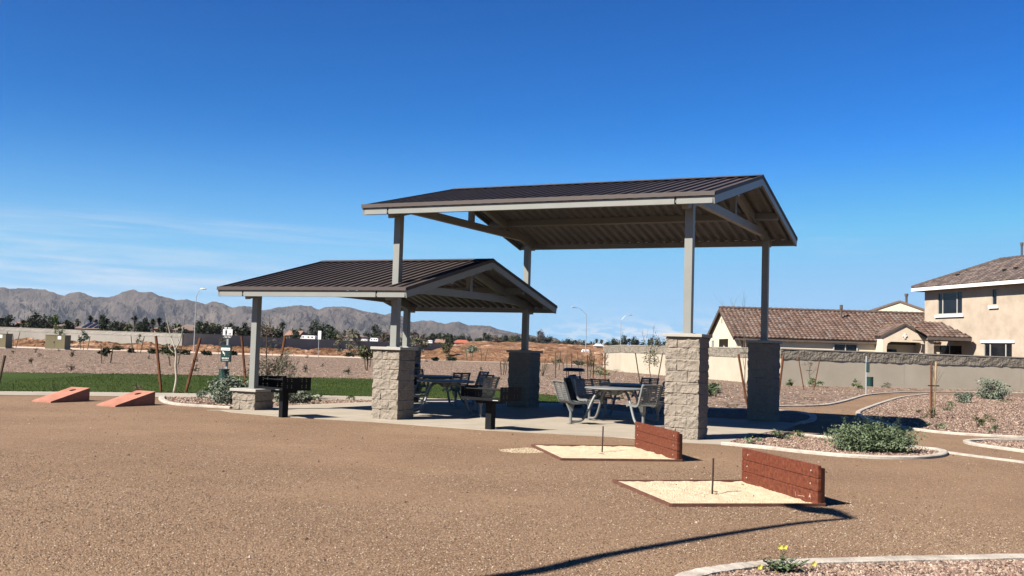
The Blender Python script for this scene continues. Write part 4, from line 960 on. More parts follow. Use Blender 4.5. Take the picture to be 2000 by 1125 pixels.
sap(870, 703, 662, 'olive green tree at the end of the dark far wall', 66, None, 'stake', 700, 'lf_olive', (15, 13, 18), .58, 3, ls=.2, tie=False)
sap(917, 706, 672, 'umbrella shaped small tree with two stakes in front of the orange field', 67, [(911, 683, 912, 705), (924, 684, 921, 705)], 'stakegrey', 620, 'lf_sage', (14, 12, 7), .72, 2, ls=.2)
sap(944, 706, 678, 'bare sapling in front of the orange field, right of the umbrella shaped tree', 68, [(939, 683, 941, 706), (952, 682, 947, 706)], 'stakegrey', 0, depth=2, r=.03)
sap(983, 732, 690, 'leaning bare stakes and sapling left of the rear middle pillar', 69, [(977, 706, 979, 733), (987, 706, 983, 732), (991, 702, 987, 731)], 'stakegrey', 0, depth=1, r=.02)
sap(1085, 738, 684, 'bare sapling with a grey stake right of the rear middle pillar', 70, [(1085, 688, 1085, 739), (1095, 686, 1092, 722)], 'stakegrey', 60, 'lf_dry', (9, 9, 10), .6, 3, ls=.1)
sap(1116, 722, 684, 'bare reddish sapling behind the hooded trash bin', 71, [(1107, 692, 1107, 724), (1116, 690, 1116, 722)], 'stakegrey', 0, depth=3, r=.03, spread=.5)
sap(1152, 740, 690, 'dense reddish bare sapling left of the street lamp pole', 72, [(1147, 693, 1148, 742), (1160, 695, 1158, 742)], 'stake', 0, depth=3, r=.03, nb=5, bark='stakegrey', spread=.25)
sap(1180, 745, 680, 'reddish bare sapling right at the end of the cream wall', 73, [(1181.5, 690, 1181.5, 752)], 'stake', 60, 'lf_dry', (11, 10, 14), .6, 3, ls=.08, r=.03, nb=4)
sap(1100, 724, 690, 'second bare sapling on the slope behind the hooded trash bin', 74, None, 'stake', 40, 'lf_dry', (9, 9, 10), .6, 3, ls=.1, tie=False, r=.025, nb=4)
sap(1135, 727, 690, 'third bare sapling among the reddish saplings near the street lamp', 75, [(1128, 688, 1130, 722)], 'stakegrey', 40, 'lf_dry', (9, 9, 10), .6, 3, ls=.1, r=.025, nb=4)
# --- small tufts on the slope
tf = [(70, 689.5, 'tufts', .5), (26, 692, '', .4), (78, 697, '', .35), (141, 699, '', .75), (115, 687, '', .4), (61, 711, '', .5), (138, 726, '', .5), (290, 703, '', .35), (382, 726, '', .5), (596, 728, '', .6), (680, 732, '', .6), (630, 717, '', .35), (940, 725, '', .4), (600, 700, '', .5), (832, 707, '', .5), (384, 707, '', .35)]
names = ['dark tuft directly under the mounds at the left', 'tuft at the upper left edge of the slope', 'tuft left of the darkest slope tuft', 'darkest and largest tuft on the left slope', 'tuft right below the utility cabinet with the notice', 'tuft halfway down the left slope', 'tuft just above the lawn at the left', 'small tuft between the two left staked saplings', 'tuft above the lawn, right of the pale bare tree', 'spiky tuft above the lawn, right of the feathery tree', 'spiky tuft above the lawn, left of the middle pillar', 'tiny tuft in the middle of the slope', 'tiny tuft right of the dark picnic seats', 'tuft at the top edge of the slope near the blank sign', 'tuft at the slope top right of the middle pillar', 'tiny tuft high on the slope behind the pale tree']
for i, ((x, y, _, s_), lab) in enumerate(zip(tf, names)):
    a = G(x, y); shrub('slope_tuft', lab, a, s_*.55, s_*.5, s_*.8, 70, .16*s_+.03, 'lf_dark', 100+i, 'tufts on the gravel slope', 'plant', asp=.22)
bl = [(230, 684, 22, 'l'), (170, 679.5, 24, ''), (300, 691, 22, ''), (256, 689.5, 16, ''), (360, 693, 24, ''), (403, 694, 16, ''), (455, 694, 14, ''), (683, 697, 18, ''), (882, 705, 22, ''), (850, 705, 10, ''), (1060, 708, 16, ''), (1130, 713, 30, ''), (1090, 710, 22, ''), (1000, 708, 12, '')]
bn = ['long dark low bush left of the pale tree stake', 'dark low bush right of the utility cabinet', 'dark low bush just left of the pale bare tree stake', 'small dark bush among the mound edge shrubs left of the pale tree', 'dark low bush behind the fork of the pale bare tree', 'dark low bush left of the street lamp foot', 'small low bush right of the dog station panel', 'dark low bush under the grey green tree near the middle pillar', 'long dark low bush on the road edge under the dark wall end', 'small dark bush right of the middle pillar cap', 'dark bush right of the rear middle pillar cap', 'wide dark bush behind the hooded trash bin', 'dark bush left of the hooded trash bin', 'small dark bush left of the rear middle pillar']
for i, ((x, y, w_, _), lab) in enumerate(zip(bl, bn)):
    a = G(x, y); s_ = F/a.y; shrub('roadside_bush', lab, a, w_/s_, w_*.5/s_, 7.5/s_, 420, .22, 'lf_dark', 130+i, 'bushes on the far road edge')
# ================================================================== WALLS
def wallrun(name, label, P, tops, band, thick, mats, cat='wall', caps=True, z0=-.3, joints=0):
    """masonry wall along points P (Vector x,y); tops = top heights"""
    t = empty(name, P[0], 0, label, cat); o0 = P[0]
    def strip(a, b, za0, za1, zb0, zb1, th, mb):
        d = (b-a).normalized(); n_ = Vector((-d.y, d.x, 0))*th/2
        vs = [a-n_+Vector((0, 0, za0)), b-n_+Vector((0, 0, zb0)), b+n_+Vector((0, 0, zb0)), a+n_+Vector((0, 0, za0)), a-n_+Vector((0, 0, za1)), b-n_+Vector((0, 0, zb1)), b+n_+Vector((0, 0, zb1)), a+n_+Vector((0, 0, za1))]
        mb.add(vs, [(3, 2, 1, 0), (4, 5, 6, 7), (0, 1, 5, 4), (2, 3, 7, 6), (1, 2, 6, 5), (3, 0, 4, 7)])
    lo = MB(); bd = MB(); cp = MB(); jt = MB()
    for i in range(len(P)-1):
        a, b = P[i]-o0, P[i+1]-o0; ta, tb = tops[i], tops[i+1]
        strip(a, b, z0, ta-band, z0, tb-band, thick, lo)
        if band:
            # rough split band: subdivided and displaced
            d = (b-a); L_ = d.length; d = d.normalized(); n_ = Vector((-d.y, d.x, 0)); k = max(2, int(L_/.12)); rows = 6
            for sgn in (-1, 1):
                vs = []
                for j in range(rows+1):
                    for q_ in range(k+1):
                        f_ = q_/k; tt = ta+(tb-ta)*f_; z = tt-band+(band-.05)*j/rows; p = a+(b-a)*f_
                        r_ = .030+.030*noise.fractal(Vector(((a+o0).x*3+f_*L_*2.3, z*4.2, sgn*3.)), 1, 2., 4)
                        vs.append(p+n_*sgn*(thick/2+max(.005, r_))+Vector((0, 0, z)))
                fs = [(j*(k+1)+q_, j*(k+1)+q_+1, (j+1)*(k+1)+q_+1, (j+1)*(k+1)+q_) for j in range(rows) for q_ in range(k)]
                if sgn > 0: fs = [f_[::-1] for f_ in fs]
                bd.add(vs, fs)
            strip(a, b, ta-band, ta-.05, tb-band, tb-.05, thick, bd)
        if caps: strip(a, b, ta-.05, ta, tb-.05, tb, thick+.10, cp)
        if joints:
            L_ = (b-a).length; q_ = joints
            while q_ < L_-1:
                p = a+(b-a)*(q_/L_); d = (b-a).normalized(); jt.box(p+Vector((0, 0, .8)), (.012, thick+.008, 2.2 if False else (ta-band)*1.0-.1), X=d, Y=Vector((-d.y, d.x, 0))); q_ += joints
    lo.build('wall_face', mats[0], t)
    if band: bd.build('split_block_band', mats[1], t)
    if caps: cp.build('coping', mats[2], t)
    if jt.v: jt.build('control_joint', M['wallcap'], t)
    return t
def wp(x, ytop, z):  # plan point from a point on the wall top of height z
    return G(x, ytop, z)
Pc = Vector((14.6, 54.8, 0))
p1 = D(1181, 680, 86); p1 = Vector((p1.x, 86, 0))
p2 = D(1215, 676, 78); p2 = Vector((p2.x, 78, 0)); p3 = D(1523, 700, 55.2); Pc = Vector((p3.x, 55.2, 0))
p4 = D(2000, 700, 58.5); dd = (Vector((p4.x, 58.5, 0))-Pc).normalized(); p5 = Pc+dd*22
def ht(x, y, Y): return D(x, y, Y).z
wallrun('perimeter_wall', 'tan block perimeter wall with a rough stone band on top, its left run sunlit cream', [p1, p2, Pc, p5], [ht(1181, 676.5, 86), ht(1215, 673.5, 78), ht(1523, 680, 55.2), ht(2000, 697, 58.5)-.05], .56, .2, (M['wallsm'], M['wallsplit'], M['wallcap']), joints=7.3)
Lp = []
for x, yt, Y in ((-140, 633, 152), (0, 638.2, 152), (130, 643.2, 151), (357, 651.3, 148)): Lp.append((Vector((D(x, yt, Y).x, Y, 0)), ht(x, yt, Y)))
wallrun('far_wall', 'long pale grey block wall behind the orange mounds at the left', [p for p, _ in Lp], [z for _, z in Lp], .55, .3, (M['wallgrey'], M['wallgrey'], M['wallcap']))
Lp = []
for x, yt, Y in ((357.5, 651.2, 148.2), (430, 653, 155), (557, 660.5, 170), (643, 663.3, 179), (734, 666.8, 194), (790, 668.5, 206), (882, 671.5, 232)): Lp.append((Vector((D(x, yt, Y).x, Y, 0)), ht(x, yt, Y)))
wallrun('far_wall', 'shaded dark run of the far block wall, from the street lamp to the orange field', [p for p, _ in Lp], [z for _, z in Lp], .55, .3, (M['wallgrey'], M['wallgrey'], M['wallcap']), z0=-3)
# ================================================================== HOUSES (near)
def tiles(parent, A, B, C, Dv, mats, name='roof', w_=.30, l_=.37, amp=.05, lift=.0):
    """barrel tiles on the planar polygon A,B (eave) C,D (upper edge); A->B eave direction"""
    A, B, C, Dv = [Vector(p) for p in (A, B, C, Dv)]
    ex = (B-A).normalized(); n_ = ex.cross(((C+Dv)/2-(A+B)/2)).normalized()
    if n_.z < 0: n_ = -n_
    ey = n_.cross(ex); ey = ey if ey.z > 0 else -ey
    loc = lambda P: ((P-A).dot(ex), (P-A).dot(ey))
    poly = [Vector((*loc(p), 0)) for p in (A, B, C, Dv)]
    L_ = (B-A).length; Hh = max(p.y for p in poly); nx_ = max(1, round(L_/w_)); w_ = L_/nx_; ny_ = max(1, round(Hh/l_)); l_ = Hh/ny_
    mb = MB(); rnd = random.Random(int(abs(A.x*10)))
    xmin = min(p.x for p in poly); xmax = max(p.x for p in poly)
    for j in range(ny_):
        for i in range(int(xmin/w_)-1, int(xmax/w_)+2):
            if not inpoly(((i+.5)*w_, (j+.5)*l_), poly): continue
            vs = []; S_ = 6; jit = rnd.uniform(-.008, .008)
            for e in (0, 1):
                for k in range(S_+1):
                    x = (i+k/S_)*w_; h = amp*max(0, math.sin(math.pi*min(1, (k/S_)*1.35)))+(.035 if e == 0 else .0)+.012+jit
                    vs.append(A+ex*x+ey*((j+e)*l_+(0 if e else -.02))+n_*(h+lift))
            b0 = len(vs)
            for k in range(S_+1): vs.append(A+ex*(i+k/S_)*w_+ey*(j*l_-.02)+n_*lift)
            fs = [(k, k+1, S_+1+k+1, S_+1+k) for k in range(S_)]+[(b0+k, b0+k+1, k+1, k) for k in range(S_)]
            mb.add(vs, fs, rnd.randrange(len(mats)))
    mb.poly([A-n_*.0+n_*lift, B+n_*lift, C+n_*lift, Dv+n_*lift] if (C-Dv).length > .01 else [A+n_*lift, B+n_*lift, C+n_*lift])
    return mb.build(name, mats, parent)
TR = [M['t1'], M['t2'], M['t3'], M['t1'], M['t4']]; TD = [M['t5'], M['t6'], M['t5'], M['t4']]
def window(parent, c, ex, w_, h_, nrm, panes=2, sill=True, header=False, name='window'):
    c = Vector(c); ex = Vector(ex).normalized(); nrm = Vector(nrm).normalized(); Z = Vector((0, 0, 1)); t_ = .07
    fr_ = MB()
    for s_ in (-1, 1): fr_.box(c+ex*s_*(w_/2-t_/2)+nrm*.012, (t_, .10, h_), X=ex, Y=nrm, Z=Z); fr_.box(c+Z*s_*(h_/2-t_/2)+nrm*.012, (w_-2*t_, .10, t_), X=ex, Y=nrm, Z=Z)
    for k in (panes if isinstance(panes, list) else [-.5+(i+1)/panes for i in range(panes-1)]): fr_.box(c+ex*k*w_+nrm*.012, (.06, .09, h_-2*t_), X=ex, Y=nrm, Z=Z)
    fo = fr_.build(name, M['frame'], parent)
    MB().box(c+nrm*.005, (w_-2*t_+.01, .02, h_-2*t_+.01), X=ex, Y=nrm, Z=Z).build('pane', M['glass'], fo)
    if sill: MB().box(c-Z*(h_/2+.10)+nrm*.08, (w_+.35, .22, .18), X=ex, Y=nrm, Z=Z).build('sill', M['trim'], fo)
    if header: MB().box(c+Z*(h_/2+.09)+nrm*.06, (w_+.45, .18, .16), X=ex, Y=nrm, Z=Z).build('header', M['trim'], fo)
    return fo
def pipe(parent, p, h, r=.07):
    p = Vector(p); mb = MB(); mb.tube([p-Vector((0, 0, .4)), p+Vector((0, 0, h*.75))], r, 8); mb.tube([p+Vector((0, 0, h*.75)), p+Vector((0, 0, h))], r*1.5, 8); mb.build('vent_pipe', M['eavewood'], parent)
# long single storey house: rectangle, ridge parallel to the picture
LH = empty('house', (15.2, 70, 0), 0, 'long single storey cream house with a brown and tan tile roof behind the wall', 'house')
x0, x1 = 0., 16.5; ev = 2.72; zr = ht(1412, 601, 75)-.05; dpt = 10.
ov_ = .28; yf, yb = .45, 9.9; yc = 5.2
slp = (zr-ev)/(yc-(yf-ov_))
wb = MB()
# front wall with window opening, left gable with porch opening built as solid faces around holes
def wallpanel(mb, a, b, z0, z1, holes):   # holes: (s0,s1,h0,h1) along a->b in metres
    a = Vector(a); b = Vector(b); L_ = (b-a).length; d = (b-a).normalized()
    xs = sorted({0, L_}|{h[0] for h in holes}|{h[1] for h in holes}); zs = sorted({z0, z1}|{h[2] for h in holes}|{h[3] for h in holes})
    for i in range(len(xs)-1):
        for j in range(len(zs)-1):
            mx_, mz = (xs[i]+xs[i+1])/2, (zs[j]+zs[j+1])/2
            if any(h[0] < mx_ < h[1] and h[2] < mz < h[3] for h in holes): continue
            p, q_ = a+d*xs[i], a+d*xs[i+1]; mb.add([(p.x, p.y, zs[j]), (q_.x, q_.y, zs[j]), (q_.x, q_.y, zs[j+1]), (p.x, p.y, zs[j+1])], [(0, 1, 2, 3)])
PW = 2.6  # recessed corner porch at the left front
wallpanel(wb, (x0, yf, 0), (x1, yf, 0), 0, ev+.12, [(.35, PW, 0, 2.5)])
wallpanel(wb, (x0, yb, 0), (x0, yf, 0), 0, ev+.12, [(3.7, 6.9, 0, 2.62), (1.1, 2.0, 1.4, 2.55)])
wb.add([(x0, yf, ev+.12), (x0, yb, ev+.12), (x0, yc, zr-.08)], [(1, 0, 2)])
wallpanel(wb, (x1, yf, 0), (x1, yb, 0), 0, ev+.12, []); wallpanel(wb, (x1, yb, 0), (x0, yb, 0), 0, ev+.12, [])
wallpanel(wb, (x0+.05, yf+6.0, 0), (PW, yf+6.0, 0), 0, ev, [(.5, 1.9, 0, 2.1)]); wallpanel(wb, (PW, yf+6.0, 0), (PW, yf, 0), 0, ev, []); wb.box((x0+1.35, yf+3.0, ev-.02), (2.5, 5.9, .02))
wo = wb.build('wall', M['cream'], LH)
window(LH, (x0+.02, yb-1.55, 1.97), (0, 1, 0), .95, 1.2, (-1, 0, 0), 2, False, False)
window(LH, (D(1655, 676, 70).x-15.2, yf-.01, 1.95), (1, 0, 0), 1.65, 1.1, (0, -1, 0), 2, False)
window(LH, (x0+1.3, yf+5.98, 1.05), (1, 0, 0), 1.4, 2.1, (0, -1, 0), 2, False, name='patio_door')
ro = tiles(LH, (x0-.25, yf-ov_, ev), (x1+.25, yf-ov_, ev), (x1+.25, yc, zr), (x0-.25, yc, zr), TR)
tiles(LH, (x1+.25, yb+ov_, ev), (x0-.25, yb+ov_, ev), (x0-.25, yc, zr), (x1+.25, yc, zr), TR)
rc = MB()
for k in range(45): a_ = x0-.25+(x1-x0+.5)*k/45; rc.tube([(a_, yc, zr+.05), (a_+(x1-x0+.5)/45+.03, yc, zr+.065)], [.11, .13], 8)
rc.build('ridge_tiles', M['t3'], LH)
fb = MB(); fb.box(((x0+x1)/2, yf-ov_+.05, ev-.10), (x1-x0+.5, .05, .20)); fb.box(((x0+x1)/2, yf-ov_/2+.05, ev-.12), (x1-x0, ov_, .02))
for s_, ya in ((1, yf-ov_), (-1, yb+ov_)):
    fb.bar((x0-.22, ya, ev-.10), (x0-.22, yc, zr-.10), .05, .18, up=(0, 0, 1))
fb.build('fascia', M['eavewood'], LH)
vx = D(1643, 605, 74).x-15.2; pipe(LH, (vx, 4.0, ev+(zr-ev)*.62), 1.25, .075)
gv = MB(); gv.box((x0-.02, yc, zr-.9), (.04, .10, .34)); gv.build('gable_vent', M['t4'], LH)
# two storey house: visible facade looks to the left, running away from the camera
a2 = Vector((.22, -.975, 0)).normalized(); b2 = Vector((.975, .22, 0)).normalized()
P0 = D(1806, 600, 72); P0 = Vector((P0.x, 72, 0))
TH = empty('house', P0, 0, 'two storey tan stucco house with white trimmed windows at the right edge', 'house')
zt = 6.50; Lf, Dp = 15., 6.8
c00, c10, c11, c01 = Vector(), a2*Lf, a2*Lf+b2*Dp, b2*Dp
def faca(x, y):    # survey a facade point from the photo
    d = fwd*F+RT*(x-1000)-UP*(y-562.5); n_ = -b2; s_ = (P0-CAM).dot(n_)/d.dot(n_); return CAM+d*s_-P0
def wq(xl, yt_, xr, yb_, panes, sill=True, header=False):
    A_, B_2 = faca(xl, (yt_+yb_)/2), faca(xr, (yt_+yb_)/2); c = faca((xl+xr)/2, (yt_+yb_)/2); zt_ = faca((xl+xr)/2, yt_).z; zb_ = faca((xl+xr)/2, yb_).z
    ext = ((A_+B_2)/2); ext.z = (zt_+zb_)/2
    return ext-b2*.0, (B_2-A_).length, zt_-zb_
wins = []
holes = []
for spec in ((1831, 569, 1880, 614, [-.30, .27], True, False), (1936.5, 563, 1947.5, 596.5, 1, True, False), (1921, 670, 1977.5, 694, [-.28, .26], False, True), (1829, 673, 1879, 694, 2, False, False)):
    c, w_, h_ = wq(*spec[:4], spec[4]); s_ = (c).dot(a2)
    if spec[3] == 694: h0 = c.z-h_/2-.55; c.z -= .275; h_ += .55
    wins.append((c, w_, h_, spec[4:])); holes.append((s_-w_/2+.05, s_+w_/2-.05, c.z-h_/2+.05, c.z+h_/2-.05))
wb = MB(); wallpanel(wb, c00, c10, 0, zt, holes); wallpanel(wb, c10, c11, 0, zt, []); wallpanel(wb, c11, c01, 0, zt, []); wallpanel(wb, c01, c00, 0, zt, [])
wb.build('wall', M['stucco'], TH)
bk_ = MB()
for c, w_, h_, sp in wins:
    window(TH, c+b2*.08, a2, w_, h_, -b2, sp[0] if sp[0] != 1 else 1, sp[1], sp[2], 'window' if sp[0] != 2 else 'patio_door')
o_ = .62; e0, e1, e2, e3 = c00-a2*o_-b2*o_, c10+a2*o_-b2*o_, c11+a2*o_+b2*o_, c01-a2*o_+b2*o_
hr = (Dp/2+o_); rz = zt+hr*.46; r0_ = e0+a2*hr+b2*hr; r1_ = e1-a2*hr+b2*hr
U_ = lambda v, z: Vector((v.x, v.y, z))
tiles(TH, U_(e0, zt), U_(e1, zt), U_(r1_, rz), U_(r0_, rz), TD, amp=.06)
tiles(TH, U_(e3, zt), U_(e0, zt), U_(r0_, rz), U_(r0_, rz), TD, amp=.06)
tiles(TH, U_(e2, zt), U_(e3, zt), U_(r0_, rz), U_(r1_, rz), TD, amp=.06)
rc = MB()
for p, q_ in ((U_(e0, zt+.05), U_(r0_, rz+.05)), (U_(r0_, rz+.05), U_(r1_, rz+.05)), (U_(e3, zt+.05), U_(r0_, rz+.05))):
    n_ = int((q_-p).length/.38)
    for k in range(n_): rc.tube([p.lerp(q_, k/n_), p.lerp(q_, (k+1.08)/n_)], [.12, .14], 8)
rc.build('hip_tiles', M['t5'], TH)
fb = MB()
for p, q_ in ((e0, e1), (e3, e0)): fb.bar(U_(p, zt-.12), U_(q_, zt-.12), .06, .22)
fb.build('fascia', M['trim'], TH)
fb = MB(); fb.prism([U_(e0, zt-.20), U_(e1, zt-.20), U_(e2, zt-.20), U_(e3, zt-.20)][::-1], (0, 0, .02)); fb.build('soffit', M['eavewood'], TH)
pp = D(1995.5, 503, 69)-P0; pipe(TH, (pp.x, pp.y, pp.z+.2), .8, .07)
vt = MB()
for (x, y) in ((1870.5, 540), (1962, 531), (1984, 527)):
    # little dark roof vents on the slope facing left
    d = fwd*F+RT*(x-1000)-UP*(y-562.5); n_ = (a2.cross(U_(r0_, rz)-U_(e0, zt))).normalized(); s_ = (P0+U_(e0, zt)-CAM).dot(n_)/d.dot(n_); p = CAM+d*s_-P0; vt.box(p+Vector((0, 0, .08)), (.22, .22, .18))
vt.build('roof_vent', M['signblack'], TH)
# porch wing with front gable in front of the long house, hip roof running to the right
PG = empty('house_porch', (D(1722, 670, 69).x, 69, 0), 0, 'gabled stucco porch with arched opening between the long house and the two storey house', 'porch')
ox_ = D(1722, 670, 69).x; gx = lambda x: D(x, 670, 69).x-ox_
w0, w1 = gx(1725), gx(1811); zE = ht(1722, 655, 69); zA_ = ht(1768, 634, 69); xm = gx(1768); zArch = ht(1768, 668, 69)
mb = MB(); th = .35
prof_ = [(w0, 0), (gx(1733), 0), (gx(1733), zArch-.35), (gx(1735), zArch-.12), (gx(1741), zArch), (gx(1797), zArch), (gx(1802), zArch-.12), (gx(1803), zArch-.35), (gx(1803), 0), (w1, 0), (w1, zE), (xm, zA_), (w0, zE)]
mb.prism([(x, .1, z) for x, z in prof_], (0, th, 0)); mb.box((w0+.15, .95, zE/2), (.3, .98, zE)); mb.box((w1-.15, .95, zE/2), (.3, .98, zE))
mb.build('wall', M['stuccopale'], PG)
MB().box((gx(1750), 1.38, 1.1), (1.1, .05, 2.2)).build('door', M['glass'], PG)
YP = 66.4; px_ = lambda x: D(x, 670, YP).x-ox_
x1p = px_(1812); x2 = px_(1898); xr_ = D(1838, 630, 68.6).x-ox_; zP = ht(1855, 658.5, YP); zR = ht(1800, 628.5, 68.6)
tiles(PG, (w0-.15, .05, zE-.05), (w0-.15, 1.2, zE-.05), (xm, 3.8, zA_+.05), (xm, .05, zA_+.05), TR, name='roof_left')
# right hand hip: front slope, its eave set back a little
yE = YP-69; zr2 = zR
tiles(PG, (x1p, yE, zP), (x2, yE, zP), (xr_, -.3, zr2), (xm+.2, -.3, zr2), TR, name='patio_roof')
tiles(PG, (x2, yE, zP), (x2+.1, 2.4, zP), (xr_, -.3, zr2), (xr_, -.3, zr2), TR, name='patio_roof_end')
mb = MB(); mb.bar((xm, .05, zA_+.02), (w0-.15, .05, zE-.08), .06, .14); mb.bar((xm, .05, zA_+.02), (w1+.15, .05, zE-.08), .06, .14); mb.box(((x1p+x2)/2, yE+.02, zP-.10), (x2-x1p, .06, .22)); mb.box(((x1p+x2)/2, yE+1.3, zP-.22), (x2-x1p, 2.5, .03))
mb.build('fascia', M['eavewood'], PG)
tiles(PG, (w1+.15, 1.2, zE-.03), (w1+.15, .05, zE-.03), (xm, .05, zA_+.03), (xm, 3.8, zA_+.03), TR, name='roof_right')
mb = MB(); mb.box((xm, .07, zA_-.75), (.10, .05, .34)); mb.box((xm, .068, zA_-.75), (.28, .045, .10)); mb.build('gable_ornament', M['trim'], PG)
MB().box((x1p+.25, yE+.35, (zP-.2)/2), (.4, .4, zP-.2)).build('porch_post', M['stucco'], PG)
# cream gable further behind
FG = empty('house', (D(1757, 600, 104).x, 104, 0), -.36, 'cream gable of another house peeking over the long tiled roof', 'house')
s_ = 104/F; hw = 62*s_; zA3 = ht(1757, 589, 104); zE3 = zA3-hw*.36
mb = MB(); mb.prism([(-hw, 0, 0), (hw, 0, 0), (hw, 0, zE3), (0, 0, zA3), (-hw, 0, zE3)], (0, 9, 0)); mb.build('wall', M['cream'], FG)
tiles(FG, (-hw-.4, -.06, zE3-.1), (-hw-.4, 9.3, zE3-.1), (0, 9.3, zA3+.05), (0, -.06, zA3+.05), TR); tiles(FG, (hw+.4, 9.3, zE3-.1), (hw+.4, -.06, zE3-.1), (0, -.06, zA3+.05), (0, 9.3, zA3+.05), TR)
mb = MB(); mb.bar((-hw-.4, -.07, zE3-.12), (0, -.07, zA3+.03), .05, .2); mb.bar((hw+.4, -.07, zE3-.12), (0, -.07, zA3+.03), .05, .2); mb.build('fascia', M['t4'], FG)
mb = MB(); mb.box((0, -.03, zA3-1.4), (.12, .04, .5)); mb.box((0, -.035, zA3-1.4), (.5, .04, .12)); mb.build('gable_ornament', M['t1'], FG)
pp = D(1769.5, 590, 104)-FG.location; pipe(FG, (pp.x, 3, pp.z), 1.0, .12)
# ================================================================== FAR HOUSES
def farhouse(xl, xr, yt, ye, yb, Y, label, roof='farroof', wall='farwall', hip=True, solar=False):
    a = D((xl+xr)/2, yb, Y); t = empty('far_house', (a.x, Y, 0), 0, label, 'house', 'houses behind the far wall')
    W_ = (xr-xl)/F*Y; zt_ = D((xl+xr)/2, yt, Y).z; ze = D((xl+xr)/2, ye, Y).z; dp = 9.; i_ = W_*.28 if hip else 0
    MB().box((0, dp/2, ze/2), (W_-.6, dp-.8, ze)).build('wall', M[wall], t)
    mb = MB(); mb.add([(-W_/2, 0, ze), (W_/2, 0, ze), (W_/2, dp, ze), (-W_/2, dp, ze), (-W_/2+i_, dp/2, zt_), (W_/2-i_, dp/2, zt_)], [(0, 1, 5, 4), (2, 3, 4, 5), (1, 2, 5), (3, 0, 4), (3, 2, 1, 0)])
    r_ = mb.build('roof', M[roof], t)
    for k in (-.25, .22):
        w = MB().box((W_*k, .38, ze*.6), (W_*.14, .06, ze*.35)).build('window', M['glass'], t)
    if solar:
        n_ = Vector((0, -(zt_-ze), dp/2)).normalized(); ey = Vector((0, dp/2, zt_-ze)).normalized()
        for k in range(3):
            c = Vector((W_*(-.18+.2*k), dp*.25, (zt_+ze)/2))+n_*.1; MB().box(c, (W_*.11, 3.6, .06), X=(1, 0, 0), Y=ey).build('solar_panel', M['glass'], r_)
    return t
farhouse(26, 62, 622, 632, 645, 185, 'pinkish low house left of the big round tree', 'farroof', 'farwall')
farhouse(98, 130, 631, 637, 648, 190, 'low pale house just right of the big round tree', 'farroof2', 'farwall')
farhouse(140, 200, 629, 642, 655, 180, 'low house with striped solar roof behind the far pale wall', 'farroof2', 'farwall', solar=True)
farhouse(296, 322, 636, 642, 652, 190, 'small pink house behind the pale wall, left of the bare pale tree', 'farroof', 'farwall')
farhouse(334, 384, 633, 645, 655, 185, 'brown roofed house between the bare tree branches and the street lamp', 'farroof2', 'farwall')
farhouse(456, 474, 643, 650, 660, 200, 'tiny pink roof beside the dog waste station sign', 'farroof', 'farwall', False)
farhouse(554, 584, 645, 655, 668, 215, 'salmon gable house right of the tall palm, behind the dark wall', 'farroof', 'farwall', False)
farhouse(668, 712, 653, 658, 672, 240, 'low brown roof behind the dark wall, left of the tall dark tree', 'farroof2', 'farwhite')
farhouse(848, 868, 662, 669, 676, 260, 'small pink gable above the end of the dark wall', 'farroof', 'farwhite', False)
farhouse(882, 920, 663.5, 669.5, 674, 430, 'long red roofed house behind the orange field', 'redroof', 'farwhite')
farhouse(926, 952, 667, 670.5, 676, 430, 'pale low house right of the red roofed house', 'farwhite', 'farwall')
farhouse(995, 1012, 669, 673, 680, 440, 'small pale house left of the rear post', 'farroof2', 'farwhite')
farhouse(1030, 1048, 669, 673, 680, 440, 'small pale house right of the rear post', 'farroof2', 'farwhite')
farhouse(1162, 1180, 671, 676, 686, 300, 'low white building at the end of the cream wall', 'farwhite', 'farwhite')
# caravans and trailer
def caravan(xl, xr, yt, yb, Y, label):
    a = D((xl+xr)/2, yb, Y); W_ = (xr-xl)/F*Y; H = (yb-yt)/F*Y; zb = max(.5, a.z); t = empty('caravan', (a.x, Y, 0), 0, label, 'caravan', 'white caravans behind the far wall')
    o = MB().prism([(-W_/2, 0, zb), (W_/2, 0, zb), (W_/2, 0, zb+H*.8), (W_*.42, 0, zb+H), (-W_*.36, 0, zb+H), (-W_/2, 0, zb+H*.6)], (0, 2.4, 0)).build('body', M['white'], t)
    for k in (-.3, .05, .3): MB().box((W_*k, -.01, zb+H*.62), (W_*.1, .04, H*.24)).build('window', M['glass'], t)
    for k in (-.1, .12): MB().tube([(W_*k, -.05, .45), (W_*k, .3, .45)], .42, 14).build('wheel', M['tie'], t)
    MB().box((0, 1.2, zb-.12), (W_*.9, 1.6, .2)).build('chassis', M['tie'], t)
caravan(586, 615, 655, 663.5, 210, 'long white caravan above the dark wall, left of the blank sign')
caravan(705, 716, 662, 668, 225, 'small white caravan above the dark wall, left of the tall dark tree')
caravan(722, 738, 660, 668, 225, 'white caravan just left of the middle pillar, above the dark wall')
caravan(835, 844, 664.5, 671, 235, 'boxy white caravan right of the rear post of the lower shelter')
caravan(1137, 1151, 682.5, 691, 190, 'white trailer in the orange field beside the street lamp pole')
